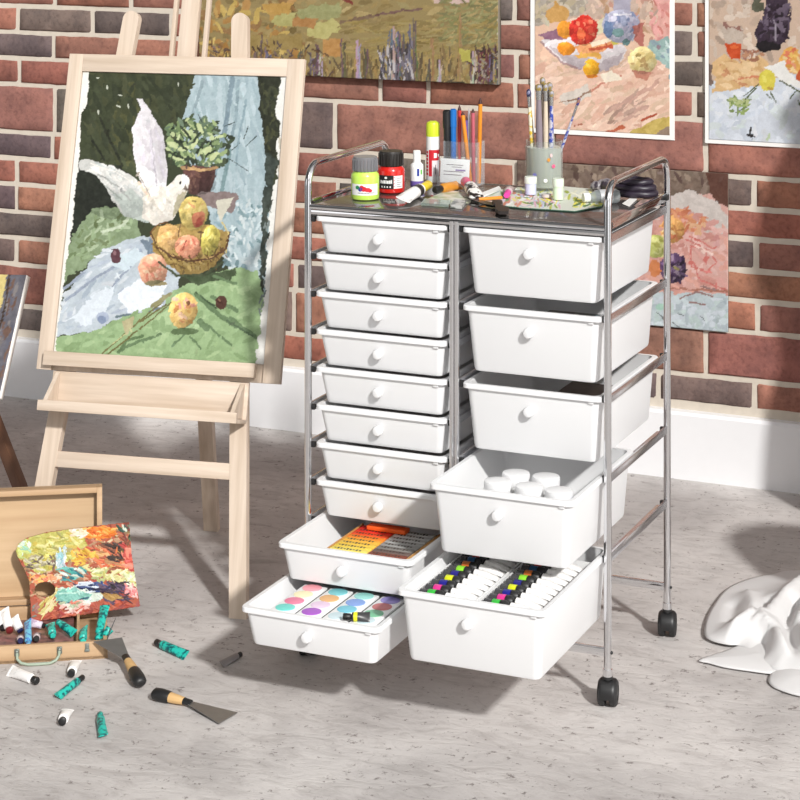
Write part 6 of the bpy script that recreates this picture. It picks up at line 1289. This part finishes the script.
gn = N(nt, 'ShaderNodeTexNoise', Scale=1.6, Detail=1.0); nt.links.new(gm.outputs[0], gn.inputs['Vector'])
gr = N(nt, 'ShaderNodeValToRGB'); gr.color_ramp.elements[0].position = 0.44; gr.color_ramp.elements[0].color = (0.45, 0.45, 0.45, 1); gr.color_ramp.elements[1].position = 0.54; gr.color_ramp.elements[1].color = (1.5, 1.5, 1.5, 1); nt.links.new(gn.outputs['Fac'], gr.inputs[0])
sb = N(nt, 'ShaderNodeVectorMath', operation='DOT_PRODUCT'); sb.inputs[1].default_value = Vector((0.30, -0.75, 0.62)).normalized(); nt.links.new(tc.outputs['Generated'], sb.inputs[0])
sr = N(nt, 'ShaderNodeMapRange'); sr.inputs[1].default_value = 0.93; sr.inputs[2].default_value = 0.97; sr.inputs[3].default_value = 0.0; sr.inputs[4].default_value = 3.0; nt.links.new(sb.outputs['Value'], sr.inputs[0])  # softbox-like bright spot added to the surroundings for chrome highlights
tot = mix(nt, 1.0, mix(nt, 1.0, r.outputs[0], gr.outputs[0], 'MULTIPLY'), sr.outputs[0], 'ADD')
for vx, lo_, hi_, pw2 in (((-0.72, -0.68, 0.12), 0.968, 0.980, 3.0), ((0.62, -0.78, 0.06), 0.975, 0.985, 3.0), ((0.98, 0.12, 0.10), 0.95, 0.97, 3.0)):  # small bright spots added near the horizon, for highlight lines on the chrome
    sb2 = N(nt, 'ShaderNodeVectorMath', operation='DOT_PRODUCT'); sb2.inputs[1].default_value = Vector(vx).normalized(); nt.links.new(tc.outputs['Generated'], sb2.inputs[0])
    s2 = N(nt, 'ShaderNodeMapRange'); s2.inputs[1].default_value = lo_; s2.inputs[2].default_value = hi_; s2.inputs[3].default_value = 0.0; s2.inputs[4].default_value = pw2; nt.links.new(sb2.outputs['Value'], s2.inputs[0])
    tot = mix(nt, 1.0, tot, s2.outputs[0], 'ADD')
nt.links.new(tot, bg.inputs[0]); bg.inputs[1].default_value = 0.41
SD = Vector((-0.72, 0.69, 0)).normalized() * math.cos(R(33)) - UP * math.sin(R(33))
sl = bpy.data.lights.new('sun', 'SUN'); sl.energy = 3.8; sl.angle = R(3); sl.color = (1.0, 0.985, 0.955)
so = bpy.data.objects.new('sun', sl); COL.objects.link(so); so.location = (2, -2, 3); so.rotation_euler = SD.to_track_quat('-Z', 'Y').to_euler()
cd = bpy.data.cameras.new('camera'); co = bpy.data.objects.new('camera', cd); COL.objects.link(co); co.location = CAM
co.rotation_euler = (R(90), 0, TH); cd.sensor_fit = 'HORIZONTAL'; cd.sensor_width = 36; cd.lens = F / 800 * 36; cd.shift_y = -540 / 800; cd.clip_start = 0.05
S.camera = co
S.view_settings.view_transform = 'Standard'; S.view_settings.look = 'None'; S.view_settings.gamma = 1; S.view_settings.exposure = 0.0; S.view_settings.use_curve_mapping = False
